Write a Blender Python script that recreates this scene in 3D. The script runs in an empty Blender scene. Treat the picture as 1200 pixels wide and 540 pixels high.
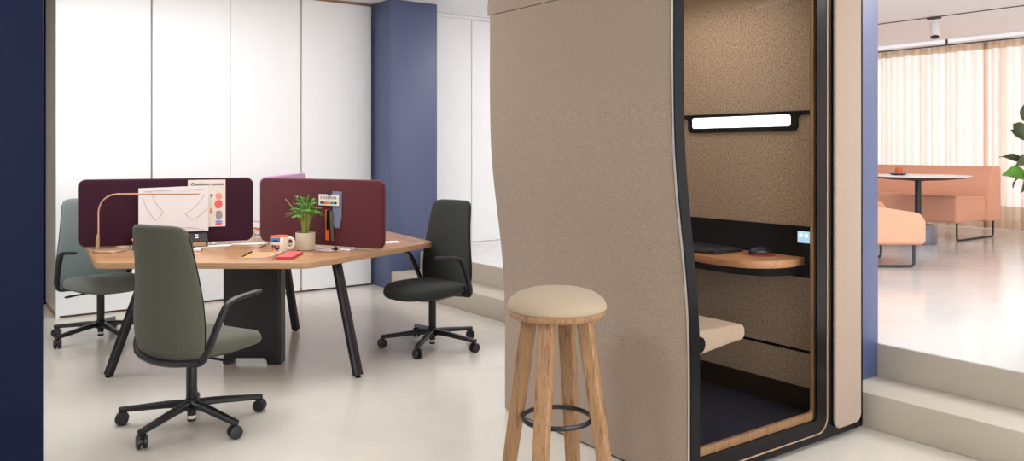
import bpy, bmesh, math, random
from mathutils import Vector, Matrix, Quaternion

random.seed(7)
PI = math.pi
SC = bpy.context.scene
COL = SC.collection
H = 1.42                                  # eye height of the camera
YAW = math.atan(706 / 964)                # the camera looks this far clockwise of +Y
RV = Vector((math.cos(YAW), -math.sin(YAW), 0))
FV = Vector((math.sin(YAW), math.cos(YAW), 0))


def W(r, d, z=0.0):
    """room point from metres right / ahead of the photographer's feet (desk group is square to this)"""
    v = RV * r + FV * d
    return Vector((v.x, v.y, z))


# ------------------------------------------------------------------ colour / materials
def lin(c):
    c = c / 255.0
    return c / 12.92 if c <= 0.04045 else ((c + 0.055) / 1.055) ** 2.4


def rgb(r, g, b):
    return (lin(r), lin(g), lin(b), 1.0)


def new_mat(name):
    m = bpy.data.materials.new(name)
    m.use_nodes = True
    nt = m.node_tree
    b = nt.nodes['Principled BSDF']
    return m, nt, b


def ramp(nt, fac, stops):
    n = nt.nodes.new('ShaderNodeValToRGB')
    els = n.color_ramp.elements
    while len(els) < len(stops):
        els.new(0.5)
    for e, (p, c) in zip(els, stops):
        e.position = p
        e.color = c
    nt.links.new(fac, n.inputs['Fac'])
    return n.outputs['Color']


def noise(nt, scale=(1, 1, 1), s=10, detail=4, rough=0.55, coord='Object', dist=0.0):
    tc = nt.nodes.new('ShaderNodeTexCoord')
    mp = nt.nodes.new('ShaderNodeMapping')
    mp.inputs['Scale'].default_value = scale
    nt.links.new(tc.outputs[coord], mp.inputs['Vector'])
    n = nt.nodes.new('ShaderNodeTexNoise')
    n.inputs['Scale'].default_value = s
    n.inputs['Detail'].default_value = detail
    n.inputs['Roughness'].default_value = rough
    n.inputs['Distortion'].default_value = dist
    nt.links.new(mp.outputs['Vector'], n.inputs['Vector'])
    return n.outputs['Fac']


def bump(nt, b, h, strength=0.2, dist=0.002):
    n = nt.nodes.new('ShaderNodeBump')
    n.inputs['Strength'].default_value = strength
    n.inputs['Distance'].default_value = dist
    nt.links.new(h, n.inputs['Height'])
    nt.links.new(n.outputs['Normal'], b.inputs['Normal'])


def shade(c, k):
    return (min(1, c[0] * k), min(1, c[1] * k), min(1, c[2] * k), 1)


def M_plain(name, c, rough=0.5, metal=0.0, spec=0.5, coat=0.0, var=0.06, vs=6, cr=0.1):
    m, nt, b = new_mat(name)
    f = noise(nt, s=vs, detail=3)
    nt.links.new(ramp(nt, f, [(0.3, shade(c, 1 - var)), (0.7, shade(c, 1 + var))]), b.inputs['Base Color'])
    b.inputs['Roughness'].default_value = rough
    b.inputs['Metallic'].default_value = metal
    b.inputs['Specular IOR Level'].default_value = spec
    b.inputs['Coat Weight'].default_value = coat
    b.inputs['Coat Roughness'].default_value = cr
    return m


def M_fabric(name, c, s=260, var=0.28, sheen=0.15, bs=0.35, big=0.05):
    m, nt, b = new_mat(name)
    f = noise(nt, s=s, detail=6, rough=0.7)
    col = ramp(nt, f, [(0.3, shade(c, 1 - var)), (0.7, shade(c, 1 + var))])
    nt.links.new(col, b.inputs['Base Color'])
    b.inputs['Roughness'].default_value = 0.95
    b.inputs['Specular IOR Level'].default_value = 0.15
    b.inputs['Sheen Weight'].default_value = sheen
    b.inputs['Sheen Roughness'].default_value = 0.5
    bump(nt, b, f, bs, 0.0015)
    return m


def M_wood(name, c1, c2, stretch=(1.2, 14, 14), s=3.0, rough=0.42, coat=0.0, spec=0.4):
    m, nt, b = new_mat(name)
    f = noise(nt, stretch, s=s, detail=7, rough=0.62, dist=0.35)
    g = noise(nt, (stretch[0] * 2, stretch[1] * 8, stretch[2] * 8), s=s, detail=3, rough=0.5)
    mx = nt.nodes.new('ShaderNodeMath')
    mx.operation = 'MULTIPLY_ADD'
    nt.links.new(g, mx.inputs[0])
    mx.inputs[1].default_value = 0.25
    nt.links.new(f, mx.inputs[2])
    col = ramp(nt, mx.outputs[0], [(0.45, c2), (0.62, c1), (0.8, shade(c2, 0.85))])
    nt.links.new(col, b.inputs['Base Color'])
    b.inputs['Roughness'].default_value = rough
    b.inputs['Specular IOR Level'].default_value = spec
    b.inputs['Coat Weight'].default_value = coat
    b.inputs['Coat Roughness'].default_value = 0.2
    bump(nt, b, mx.outputs[0], 0.06, 0.001)
    return m


def M_emit(name, c, strength):
    m, nt, b = new_mat(name)
    b.inputs['Base Color'].default_value = (0.8, 0.8, 0.8, 1)
    b.inputs['Emission Color'].default_value = c
    b.inputs['Emission Strength'].default_value = strength
    return m


def M_glass(name, tint=(0.97, 0.98, 0.98, 1), gloss=1.0):
    m = bpy.data.materials.new(name)
    m.use_nodes = True
    nt = m.node_tree
    nt.nodes.clear()
    out = nt.nodes.new('ShaderNodeOutputMaterial')
    tr = nt.nodes.new('ShaderNodeBsdfTransparent')
    tr.inputs['Color'].default_value = tint
    gl = nt.nodes.new('ShaderNodeBsdfGlossy')
    gl.inputs['Roughness'].default_value = 0.02
    fr = nt.nodes.new('ShaderNodeFresnel')
    fr.inputs['IOR'].default_value = 1.45
    mt = nt.nodes.new('ShaderNodeMath')
    mt.operation = 'MULTIPLY'
    # only the outer faces reflect; the far face of a thin pane adds nothing
    ge = nt.nodes.new('ShaderNodeNewGeometry')
    fb = nt.nodes.new('ShaderNodeMapRange')
    fb.inputs['To Min'].default_value = gloss
    fb.inputs['To Max'].default_value = 0.0
    nt.links.new(ge.outputs['Backfacing'], fb.inputs['Value'])
    nt.links.new(fb.outputs[0], mt.inputs[1])
    mx = nt.nodes.new('ShaderNodeMixShader')
    nt.links.new(fr.outputs[0], mt.inputs[0])
    nt.links.new(mt.outputs[0], mx.inputs[0])
    nt.links.new(tr.outputs[0], mx.inputs[1])
    nt.links.new(gl.outputs[0], mx.inputs[2])
    nt.links.new(mx.outputs[0], out.inputs['Surface'])
    return m


def M_sheer(name, c, transp):
    m = bpy.data.materials.new(name)
    m.use_nodes = True
    nt = m.node_tree
    nt.nodes.clear()
    out = nt.nodes.new('ShaderNodeOutputMaterial')
    tr = nt.nodes.new('ShaderNodeBsdfTransparent')
    tr.inputs['Color'].default_value = (1, 0.96, 0.91, 1)
    tl = nt.nodes.new('ShaderNodeBsdfTranslucent')
    df = nt.nodes.new('ShaderNodeBsdfDiffuse')
    f = noise(nt, (1, 1, 0.15), s=30, detail=3)
    col = ramp(nt, f, [(0.3, shade(c, 0.94)), (0.7, shade(c, 1.04))])
    nt.links.new(col, tl.inputs['Color'])
    nt.links.new(col, df.inputs['Color'])
    m1 = nt.nodes.new('ShaderNodeMixShader')
    m1.inputs[0].default_value = 0.4
    nt.links.new(tl.outputs[0], m1.inputs[1])
    nt.links.new(df.outputs[0], m1.inputs[2])
    # a woven sheer closes up when seen at a slant: cover rises at grazing angles
    lw = nt.nodes.new('ShaderNodeLayerWeight')
    lw.inputs['Blend'].default_value = 0.5
    mr = nt.nodes.new('ShaderNodeMapRange')
    mr.inputs['From Min'].default_value = 0.0
    mr.inputs['From Max'].default_value = 0.9
    mr.inputs['To Min'].default_value = transp
    mr.inputs['To Max'].default_value = 0.0
    nt.links.new(lw.outputs['Facing'], mr.inputs['Value'])
    m2 = nt.nodes.new('ShaderNodeMixShader')
    nt.links.new(mr.outputs[0], m2.inputs[0])
    nt.links.new(m1.outputs[0], m2.inputs[1])
    nt.links.new(tr.outputs[0], m2.inputs[2])
    nt.links.new(m2.outputs[0], out.inputs['Surface'])
    return m


def M_floor(name, c, rough, spec=0.5):
    m, nt, b = new_mat(name)
    f1 = noise(nt, s=0.9, detail=6, rough=0.6)
    f2 = noise(nt, s=7.0, detail=8, rough=0.7)
    ad = nt.nodes.new('ShaderNodeMath')
    ad.operation = 'MULTIPLY_ADD'
    nt.links.new(f2, ad.inputs[0])
    ad.inputs[1].default_value = 0.5
    nt.links.new(f1, ad.inputs[2])
    col = ramp(nt, ad.outputs[0], [(0.5, shade(c, 0.93)), (0.75, c), (0.95, shade(c, 1.05))])
    # small dark specks of aggregate
    vo = nt.nodes.new('ShaderNodeTexVoronoi')
    vo.inputs['Scale'].default_value = 9
    tc = nt.nodes.new('ShaderNodeTexCoord')
    nt.links.new(tc.outputs['Object'], vo.inputs['Vector'])
    lt = nt.nodes.new('ShaderNodeMath')
    lt.operation = 'LESS_THAN'
    lt.inputs[1].default_value = 0.055
    nt.links.new(vo.outputs['Distance'], lt.inputs[0])
    mx = nt.nodes.new('ShaderNodeMix')
    mx.data_type = 'RGBA'
    ml = nt.nodes.new('ShaderNodeMath')
    ml.operation = 'MULTIPLY'
    ml.inputs[1].default_value = 0.2
    nt.links.new(lt.outputs[0], ml.inputs[0])
    nt.links.new(ml.outputs[0], mx.inputs['Factor'])
    nt.links.new(col, mx.inputs['A'])
    mx.inputs['B'].default_value = shade(c, 0.55)
    nt.links.new(mx.outputs['Result'], b.inputs['Base Color'])
    r = ramp(nt, f2, [(0.3, (rough * 0.8,) * 3 + (1,)), (0.75, (rough * 1.35,) * 3 + (1,))])
    nt.links.new(r, b.inputs['Roughness'])
    b.inputs['Specular IOR Level'].default_value = spec
    bump(nt, b, f1, 0.05, 0.01)
    return m


MAT = dict(
    floor=M_floor('polished_concrete', rgb(206, 199, 188), 0.2, 0.55),
    floor_up=M_floor('polished_concrete_raised', rgb(208, 206, 204), 0.14, 0.6),
    step=M_floor('concrete_step', rgb(184, 174, 160), 0.5, 0.3),
    wall=M_plain('white_wall', rgb(234, 233, 234), 0.7, var=0.012),
    ceiling=M_plain('white_ceiling', rgb(247, 248, 249), 0.8, var=0.012),
    cabinet=M_plain('white_lacquer', rgb(233, 233, 233), 0.38, var=0.01),
    cab_end=M_plain('grey_beige_laminate', rgb(196, 188, 172), 0.3, var=0.05, vs=2),
    gap=M_plain('brown_gap_strip', rgb(150, 118, 80), 0.5),
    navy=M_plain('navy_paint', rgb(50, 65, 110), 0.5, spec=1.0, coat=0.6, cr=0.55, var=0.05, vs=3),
    navy_dark_shade=M_plain('dark_and_shaded_navy', rgb(4, 14, 44), 0.6, spec=0.15, var=0.05),  # corridor wall's own dark blue; on the front column, shade put into the colour
    felt=M_fabric('brown_felt', rgb(158, 140, 125), 200, 0.42, 0.1, 0.3),
    felt_in=M_fabric('inner_felt', rgb(166, 144, 120), 95, 0.55, 0.05, 0.5),
    felt_bench=M_fabric('bench_felt', rgb(170, 148, 124), 160, 0.14, 0.1, 0.3),
    black=M_plain('black_powder_coat', rgb(26, 24, 28), 0.38, spec=0.5, var=0.1),
    black_gloss=M_plain('gloss_black_steel', rgb(10, 9, 13), 0.25, spec=0.2, var=0.1),
    black_matte=M_plain('matte_black', rgb(15, 12, 11), 0.8, spec=0.12, var=0.1),
    plastic=M_plain('charcoal_plastic', rgb(40, 36, 40), 0.42, spec=0.5, var=0.08),
    steel=M_plain('pale_aluminium', rgb(220, 215, 208), 0.35, 0.7, var=0.03),
    copper=M_plain('copper_metal', rgb(204, 162, 134), 0.36, 0.55, var=0.06),
    copper_trim=M_plain('copper_trim', rgb(206, 168, 138), 0.4, 0.6, var=0.05),
    oak=M_wood('oak_stool', rgb(162, 125, 90), rgb(126, 92, 63), (9, 9, 0.8), 4.0),
    oak_jamb=M_wood('oak_jamb', rgb(156, 118, 82), rgb(128, 92, 60), (12, 12, 0.7), 4.0),
    desk=M_wood('desk_oak', rgb(186, 142, 104), rgb(156, 112, 78), (0.8, 11, 11), 2.6, 0.27, 0.15, 0.5),
    desk_edge=M_wood('desk_edge_oak', rgb(188, 148, 112), rgb(168, 128, 92), (1, 1, 14), 3, 0.5),
    shelf=M_wood('shelf_oak', rgb(190, 138, 92), rgb(158, 106, 66), (11, 1.0, 11), 3.5),
    skirt=M_wood('dark_plank', rgb(44, 28, 18), rgb(28, 18, 13), (10, 1, 10), 3.0, 0.5),
    carpet=M_fabric('navy_carpet', rgb(42, 40, 52), 200, 0.3, 0.0, 0.5),
    chair_green=M_fabric('grey_green_wool', rgb(92, 92, 80), 360, 0.34, 0.12, 0.3),
    chair_teal=M_fabric('grey_teal_wool', rgb(112, 124, 122), 420, 0.16, 0.12, 0.3),
    chair_dark=M_fabric('charcoal_wool', rgb(50, 52, 49), 360, 0.3, 0.1, 0.3),
    seat_teal=M_fabric('grey_wool_seat', rgb(108, 112, 106), 420, 0.16, 0.12, 0.3),
    wine_shaded=M_fabric('burgundy_felt_shaded', rgb(54, 20, 36), 300, 0.2, 0.25, 0.3),  # burgundy screen felt with its shade put into the colour
    wine_lit=M_fabric('burgundy_felt_lit', rgb(88, 36, 43), 300, 0.2, 0.2, 0.3),  # same screen felt, brighter where more light falls on it
    mauve=M_fabric('mauve_felt', rgb(176, 134, 172), 300, 0.1, 0.2, 0.3),
    stool_pad=M_fabric('beige_wool', rgb(168, 150, 128), 380, 0.1, 0.1, 0.3),
    sofa=M_fabric('peach_wool', rgb(224, 164, 136), 300, 0.08, 0.1, 0.2),
    paper=M_plain('white_paper', rgb(226, 220, 220), 0.8, var=0.01),
    card=M_plain('cream_card', rgb(226, 214, 206), 0.8, var=0.01),
    ink=M_plain('pencil_ink', rgb(40, 34, 36), 0.8),
    ink_soft=M_plain('soft_pencil', rgb(150, 138, 138), 0.8),
    red=M_plain('coral_red', rgb(226, 92, 84), 0.6, var=0.12, vs=40),
    red_soft=M_plain('soft_coral', rgb(226, 150, 130), 0.7, var=0.15, vs=200),
    orange=M_plain('orange', rgb(236, 110, 40), 0.5),
    yellow=M_plain('yellow', rgb(226, 150, 50), 0.6),
    green_ink=M_plain('green_ink', rgb(90, 140, 100), 0.7),
    blue=M_plain('sky_blue', rgb(80, 140, 210), 0.35),
    blue_dark=M_plain('deep_blue', rgb(32, 46, 100), 0.35),
    cream=M_plain('cream_glaze', rgb(226, 208, 172), 0.3, coat=0.4),
    mug=M_plain('white_glaze', rgb(238, 228, 208), 0.2, coat=0.5, var=0.01),
    pot=M_plain('stoneware_pot', rgb(205, 192, 170), 0.5, var=0.04),
    soil=M_plain('soil', rgb(60, 40, 26), 0.95, var=0.4, vs=80),
    leaf=M_plain('palm_leaf', rgb(74, 140, 36), 0.5, var=0.3, vs=25),
    leaf_dark=M_plain('fig_leaf', rgb(62, 74, 44), 0.35, var=0.3, vs=9),
    leaf_bright=M_plain('young_fig_leaf', rgb(74, 124, 36), 0.35, var=0.2, vs=9),
    stalk=M_plain('plant_stalk', rgb(150, 160, 80), 0.6, var=0.15, vs=20),
    bark=M_plain('fig_bark', rgb(112, 92, 70), 0.85, var=0.2, vs=30),
    kraft=M_plain('kraft_cover', rgb(180, 142, 102), 0.75, var=0.04),
    wallet=M_plain('coral_leather', rgb(214, 84, 82), 0.55, var=0.05),
    denim=M_fabric('blue_grey_swatch', rgb(116, 124, 146), 500, 0.14, 0.1, 0.3),
    tweed=M_fabric('grey_tweed', rgb(96, 88, 80), 700, 0.5, 0.0, 0.3),
    marble=M_plain('grey_marble', rgb(120, 116, 128), 0.25, var=0.25, vs=7),
    table_top=M_plain('white_laminate', rgb(230, 226, 226), 0.25, var=0.01),
    table_edge=M_plain('dark_table_underside', rgb(86, 74, 72), 0.5),
    sheer=M_sheer('sheer_curtain', rgb(246, 227, 212), 0.26),
    hem=M_sheer('curtain_hem', rgb(208, 180, 152), 0.05),
    glass=M_glass('door_glass', (0.96, 0.96, 0.97, 1), 0.12),
    pane=M_glass('window_glass', (0.97, 0.98, 1, 1), 0.5),
    led=M_emit('led_strip', (1, 0.98, 0.95, 1), 2.5),
    screen_lit=M_emit('touch_screen', rgb(104, 176, 206), 1.1),
    screen_icon=M_emit('touch_screen_icon', rgb(214, 232, 226), 1.1),
    mat_red=M_plain('red_mouse_mat', rgb(150, 40, 46), 0.8),
)


# ------------------------------------------------------------------ mesh helpers
def finish(name, bm, mat, parent=None, ang=38, mats=None):
    bmesh.ops.recalc_face_normals(bm, faces=bm.faces)
    me = bpy.data.meshes.new(name)
    bm.to_mesh(me)
    bm.free()
    for m in (mats or [mat]):
        me.materials.append(MAT[m] if isinstance(m, str) else m)
    me.polygons.foreach_set('use_smooth', [True] * len(me.polygons))
    me.set_sharp_from_angle(angle=math.radians(ang))
    o = bpy.data.objects.new(name, me)
    COL.objects.link(o)
    if parent is not None:
        o.parent = parent
    return o


def NB():
    return bmesh.new()


def box(bm, x0, x1, y0, y1, z0, z1, bev=0.0, seg=2, mtx=None):
    r = bmesh.ops.create_cube(bm, size=1.0)
    vs = r['verts']
    for v in vs:
        v.co = Vector(((x0 + x1) / 2 + v.co.x * (x1 - x0), (y0 + y1) / 2 + v.co.y * (y1 - y0),
                       (z0 + z1) / 2 + v.co.z * (z1 - z0)))
    if bev > 0:
        es = list({e for v in vs for e in v.link_edges})
        rr = bmesh.ops.bevel(bm, geom=es, offset=bev, segments=seg, profile=0.5, affect='EDGES')
        vs = list({v for f in rr['faces'] for v in f.verts} | {v for v in vs if v.is_valid})
        # bevelled faces only; the flat faces share their verts
    if mtx is not None:
        bmesh.ops.transform(bm, matrix=mtx, verts=[v for v in vs if v.is_valid])


def loft(bm, rings, cap=True, closed=True):
    vr = [[bm.verts.new(p) for p in ring] for ring in rings]
    n = len(rings[0])
    for a, b in zip(vr, vr[1:]):
        for i in range(n if closed else n - 1):
            j = (i + 1) % n
            try:
                bm.faces.new((a[i], a[j], b[j], b[i]))
            except ValueError:
                pass
    if cap and closed:
        bm.faces.new(vr[0][::-1])
        bm.faces.new(vr[-1])
    return vr


def lathe(bm, prof, seg=40, c=(0, 0, 0), cap=True):
    rings = []
    for r, z in prof:
        rings.append([Vector((c[0] + max(r, 1e-4) * math.cos(2 * PI * i / seg),
                              c[1] + max(r, 1e-4) * math.sin(2 * PI * i / seg), c[2] + z)) for i in range(seg)])
    loft(bm, rings, cap)


def smooth_path(pts, n=6):
    P = [Vector(p) for p in pts]
    if len(P) < 3:
        return P
    out = []
    for i in range(len(P) - 1):
        p0 = P[max(i - 1, 0)]
        p1, p2 = P[i], P[i + 1]
        p3 = P[min(i + 2, len(P) - 1)]
        for k in range(n):
            t = k / n
            out.append(0.5 * ((2 * p1) + (-p0 + p2) * t + (2 * p0 - 5 * p1 + 4 * p2 - p3) * t * t
                              + (-p0 + 3 * p1 - 3 * p2 + p3) * t ** 3))
    out.append(P[-1])
    return out


def sweep(bm, pts, ra, rb=None, seg=10, side=None, closed=False, sq=1.0, rad=None):
    """tube along pts; ra across 'side' direction, rb the other way; rad = list of factors"""
    P = [Vector(p) for p in pts]
    rb = ra if rb is None else rb
    n = len(P)
    rings = []
    last = None
    for i, p in enumerate(P):
        if closed:
            t = (P[(i + 1) % n] - P[i - 1]).normalized()
        else:
            t = (P[min(i + 1, n - 1)] - P[max(i - 1, 0)]).normalized()
        if side is not None:
            s = Vector(side)
        elif last is not None:
            s = last
        else:
            s = Vector((0, 0, 1)) if abs(t.z) < 0.9 else Vector((1, 0, 0))
        s = (s - t * s.dot(t))
        if s.length < 1e-5:
            s = t.orthogonal()
        s.normalize()
        last = s
        u = t.cross(s)
        k = 1.0 if rad is None else rad[i]
        ring = []
        for j in range(seg):
            a = 2 * PI * j / seg
            ca, sa = math.cos(a), math.sin(a)
            ca = math.copysign(abs(ca) ** sq, ca)
            sa = math.copysign(abs(sa) ** sq, sa)
            ring.append(p + s * (ca * ra * k) + u * (sa * rb * k))
        rings.append(ring)
    if closed:
        rings.append(rings[0])
        vr = [[bm.verts.new(q) for q in ring] for ring in rings[:-1]]
        vr.append(vr[0])
        for a, b in zip(vr, vr[1:]):
            for i in range(seg):
                j = (i + 1) % seg
                bm.faces.new((a[i], a[j], b[j], b[i]))
    else:
        loft(bm, rings)


def round_poly(pts, rad, n=7):
    """round the corners of a 2-D polygon; rad is a number or one per corner"""
    out = []
    N = len(pts)
    for i in range(N):
        p = Vector(pts[i])
        a = (Vector(pts[i - 1]) - p)
        b = (Vector(pts[(i + 1) % N]) - p)
        r = rad[i] if isinstance(rad, (list, tuple)) else rad
        if r <= 0:
            out.append(p)
            continue
        an, bn = a.normalized(), b.normalized()
        half = math.acos(max(-1, min(1, an.dot(bn)))) / 2
        t = min(r / math.tan(half), a.length * 0.49, b.length * 0.49)
        r = t * math.tan(half)
        c = p + (an + bn).normalized() * (r / math.sin(half))
        s, e = p + an * t - c, p + bn * t - c
        a0 = math.atan2(s.y, s.x)
        d = math.atan2(e.y, e.x) - a0
        while d > PI:
            d -= 2 * PI
        while d < -PI:
            d += 2 * PI
        for k in range(n + 1):
            q = a0 + d * k / n
            out.append(c + Vector((math.cos(q), math.sin(q))) * r)
    return out


def inset_poly(poly, d):
    n = len(poly)
    A = sum(poly[i].x * poly[(i + 1) % n].y - poly[(i + 1) % n].x * poly[i].y for i in range(n))
    sg = 1 if A > 0 else -1
    out = []
    for i in range(n):
        t = (poly[(i + 1) % n] - poly[i - 1])
        if t.length < 1e-9:
            out.append(poly[i].copy())
            continue
        t.normalize()
        out.append(poly[i] + Vector((-t.y, t.x)) * d * sg)
    return out


def slab(bm, poly, a0, a1, bev=0.0, axis='z', seg=3):
    """extrude a 2-D outline between a0 and a1; axis z: (x,y) ; y: (x,z) ; x: (y,z)"""
    def put(p, a):
        if axis == 'z':
            return Vector((p[0], p[1], a))
        if axis == 'y':
            return Vector((p[0], a, p[1]))
        return Vector((a, p[0], p[1]))
    poly = [Vector((p[0], p[1])) for p in poly]
    rings = []
    if bev > 0:
        for k in range(seg + 1):
            q = PI / 2 * k / seg
            rings.append([put(p, a0 + bev * (1 - math.sin(q))) for p in inset_poly(poly, bev * (1 - math.cos(q)))][:])
        rings = [[put(p, a0 + bev * (1 - math.cos(PI / 2 * k / seg))) for p in
                  inset_poly(poly, bev * (1 - math.sin(PI / 2 * k / seg)))] for k in range(seg + 1)]
        rings += [[put(p, a1 - bev * (1 - math.sin(PI / 2 * k / seg))) for p in
                   inset_poly(poly, bev * (1 - math.cos(PI / 2 * k / seg)))] for k in range(seg + 1)]
    else:
        rings = [[put(p, a0) for p in poly], [put(p, a1) for p in poly]]
    loft(bm, rings)


def ring_slab(bm, outer, inner, a0, a1, axis='y'):
    def put(p, a):
        if axis == 'z':
            return Vector((p[0], p[1], a))
        if axis == 'y':
            return Vector((p[0], a, p[1]))
        return Vector((a, p[0], p[1]))
    n = len(outer)
    O0 = [bm.verts.new(put(p, a0)) for p in outer]
    O1 = [bm.verts.new(put(p, a1)) for p in outer]
    I0 = [bm.verts.new(put(p, a0)) for p in inner]
    I1 = [bm.verts.new(put(p, a1)) for p in inner]
    for i in range(n):
        j = (i + 1) % n
        for q in ((O0[i], O0[j], I0[j], I0[i]), (O1[j], O1[i], I1[i], I1[j]),
                  (O0[j], O0[i], O1[i], O1[j]), (I0[i], I0[j], I1[j], I1[i])):
            bm.faces.new(q)


def thing(name, label, cat, loc=(0, 0, 0), rotz=0.0, group=None):
    o = bpy.data.objects.new(name, None)
    COL.objects.link(o)
    o.empty_display_size = 0.1
    o.location = loc
    o.rotation_euler = (0, 0, rotz)
    return tag(o, label, cat, group)


def tag(o, label, cat, group=None):
    o['label'] = label
    o['category'] = cat
    if group:
        o['group'] = group
    return o


def struct(name, bm, mat, label=None, parent=None, ang=38):
    o = finish(name, bm, mat, parent, ang)
    if parent is None:
        o['kind'] = 'structure'
        if label:
            o['label'] = label
            o['category'] = name.split('_')[0]
    return o


def text_mesh(name, body, size, mat, parent, mtx, shear=0.0, depth=0.0003, bold=0.0):
    cu = bpy.data.curves.new(name, 'FONT')
    cu.body = body
    cu.size = size
    cu.shear = shear
    cu.extrude = depth
    cu.offset = bold
    t = bpy.data.objects.new(name + '_curve', cu)
    COL.objects.link(t)
    dg = bpy.context.evaluated_depsgraph_get()
    me = bpy.data.meshes.new_from_object(t.evaluated_get(dg))
    bpy.data.objects.remove(t)
    bpy.data.curves.remove(cu)
    me.transform(mtx)
    me.materials.clear()
    me.materials.append(MAT[mat])
    me.name = name
    o = bpy.data.objects.new(name, me)
    COL.objects.link(o)
    o.parent = parent
    return o


# ------------------------------------------------------------------ the setting
CEIL = 2.945
bm = NB(); box(bm, -4.2, 4.2, -3.2, 9.2, -0.12, 0.0)
struct('floor', bm, 'floor', 'pale polished concrete floor of the lower office area')
bm = NB(); box(bm, 4.28, 12.2, -4.2, 7.95, 0.0, 0.36, 0.004, 1)
struct('floor_raised', bm, 'floor_up', 'glossy pale raised floor of the lounge by the curtains')
bm = NB(); box(bm, 3.94, 4.28, -3.2, 7.85, 0.0, 0.18, 0.006, 2)
struct('trim_1', bm, 'step', 'pale concrete step running between lower office floor and raised lounge')
bm = NB(); box(bm, -4.2, 12.2, -4.3, 9.2, CEIL, CEIL + 0.15)
struct('ceiling', bm, 'ceiling', 'white ceiling')
bm = NB(); box(bm, 4.30, 12.2, 7.89, 8.0, 0.36, CEIL)
struct('wall_back', bm, 'wall', 'white wall at the back of the raised floor')
bm = NB(); box(bm, 4.48, 12.2, 7.872, 7.889, 2.905, 2.943, 0.004, 1)
struct('trim_2', bm, 'wall', 'thin white cove under the ceiling of the back wall')
bm = NB(); box(bm, 5.2, 8.4, 7.878, 7.889, 0.362, 2.9, 0.003, 1)
struct('trim_3', bm, 'wall', 'white wall panel behind the dark task chair')
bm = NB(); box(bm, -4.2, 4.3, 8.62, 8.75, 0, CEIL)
struct('wall_corridor', bm, 'navy_dark_shade', 'dark blue wall beyond the cabinets')
bm = NB(); box(bm, -4.3, -4.2, -3.2, 8.75, 0, CEIL)
struct('wall_left', bm, 'wall', 'white wall on the left of the office')
bm = NB(); box(bm, -4.2, 3.6, -3.3, -3.2, 0, CEIL)
struct('wall_front', bm, 'wall', 'white wall behind the photographer')
bm = NB(); box(bm, 4.2765, 4.2798, -3.2, 7.85, 0.1805, 0.3555)
struct('trim_4', bm, 'step', 'pale concrete riser below the raised lounge floor')
# columns
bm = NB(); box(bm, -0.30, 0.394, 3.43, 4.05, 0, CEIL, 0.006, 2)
struct('column_front', bm, 'navy_dark_shade', 'navy column at the left edge, shade put into its colour')
bm = NB(); box(bm, 3.93, 4.48, 7.45, 7.95, 0, CEIL, 0.005, 2)
struct('column_back', bm, 'navy', 'blue column beside the white cabinets')
bm = NB(); box(bm, 3.965, 4.285, 2.452, 2.95, 0.18, CEIL, 0.005, 2)
struct('column_step', bm, 'navy', 'blue column standing on the step right of the booth')

# window wall behind the curtains
bm = NB()
box(bm, 12.0, 12.2, -4.2, 7.95, 0.36, 0.42)
box(bm, 12.0, 12.2, -4.2, 7.95, 2.90, CEIL)
box(bm, 12.0, 12.2, 7.3, 7.95, 0.42, 2.90)
box(bm, 12.0, 12.2, -4.2, -3.6, 0.42, 2.90)
struct('wall_right', bm, 'wall', 'white window wall behind the sheer curtains')
for k in range(5):
    y0 = -3.6 + k * 2.18
    y1 = y0 + 2.18
    bm = NB()
    for a, b_, c, d in ((y0, y1, 0.42, 0.46), (y0, y1, 2.86, 2.90), (y0, y0 + 0.03, 0.46, 2.86),
                        (y1 - 0.03, y1, 0.46, 2.86)):
        box(bm, 12.04, 12.12, a, b_, c, d)
    wf = struct('window_%d' % (k + 1), bm, 'wall', 'white framed window behind the sheer curtain')
    bm = NB(); box(bm, 12.075, 12.085, y0 + 0.03, y1 - 0.03, 0.46, 2.86)
    finish('pane', bm, 'pane', wf)

# ------------------------------------------------------------------ tall white cabinets
cab_x = [0.995, 1.745, 2.442, 3.139, 3.905]
cab_lab = ['tall white cabinet at the left end of the row, beside the navy column',
           'tall white cabinet second from left, behind the darker desk screen',
           'tall white cabinet third from left, behind the burgundy desk screen',
           'tall white cabinet at the right end of the row, touching the blue column']
for i in range(4):
    x0, x1 = cab_x[i], cab_x[i + 1]
    t = thing('tall_cabinet', cab_lab[i], 'cabinet', ((x0 + x1) / 2, 7.85, 0), 0, 'row of tall white cabinets')
    w = (x1 - x0) / 2
    bm = NB(); box(bm, -w + 0.002, w - 0.002, 0.0, 0.66, 0.04, CEIL - 0.002)
    finish('body', bm, 'cab_end', t)
    bm = NB(); box(bm, -w + 0.002, w - 0.002, 0.03, 0.62, 0.0, 0.04)
    finish('plinth', bm, 'gap', t)
    lg = 0.008 if i in (1, 3) else 0.0015
    rg = 0.008 if i in (0, 2) else 0.0015
    bm = NB(); box(bm, -w + lg, w - rg, -0.022, -0.0005, 0.018, CEIL - 0.03, 0.002, 1)
    finish('door', bm, 'cabinet', t)
    bm = NB(); box(bm, -w + 0.002, w - 0.002, -0.004, -0.0006, CEIL - 0.028, CEIL - 0.004)
    finish('top_gap', bm, 'gap', t)
    if i == 0:
        bm = NB(); box(bm, -w - 0.004, -w + 0.022, -0.026, 0.0, 0.0, CEIL - 0.004)
        # nothing: edge stile of the end panel
        finish('edge_stile', bm, 'cabinet', t)


# ------------------------------------------------------------------ task chairs
def superellipse(cx, cy, hw, hd, n=36, p=2.6):
    out = []
    for i in range(n):
        a = 2 * PI * i / n
        c, s = math.cos(a), math.sin(a)
        out.append((cx + hw * math.copysign(abs(c) ** (2 / p), c), cy + hd * math.copysign(abs(s) ** (2 / p), s)))
    return out


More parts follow.
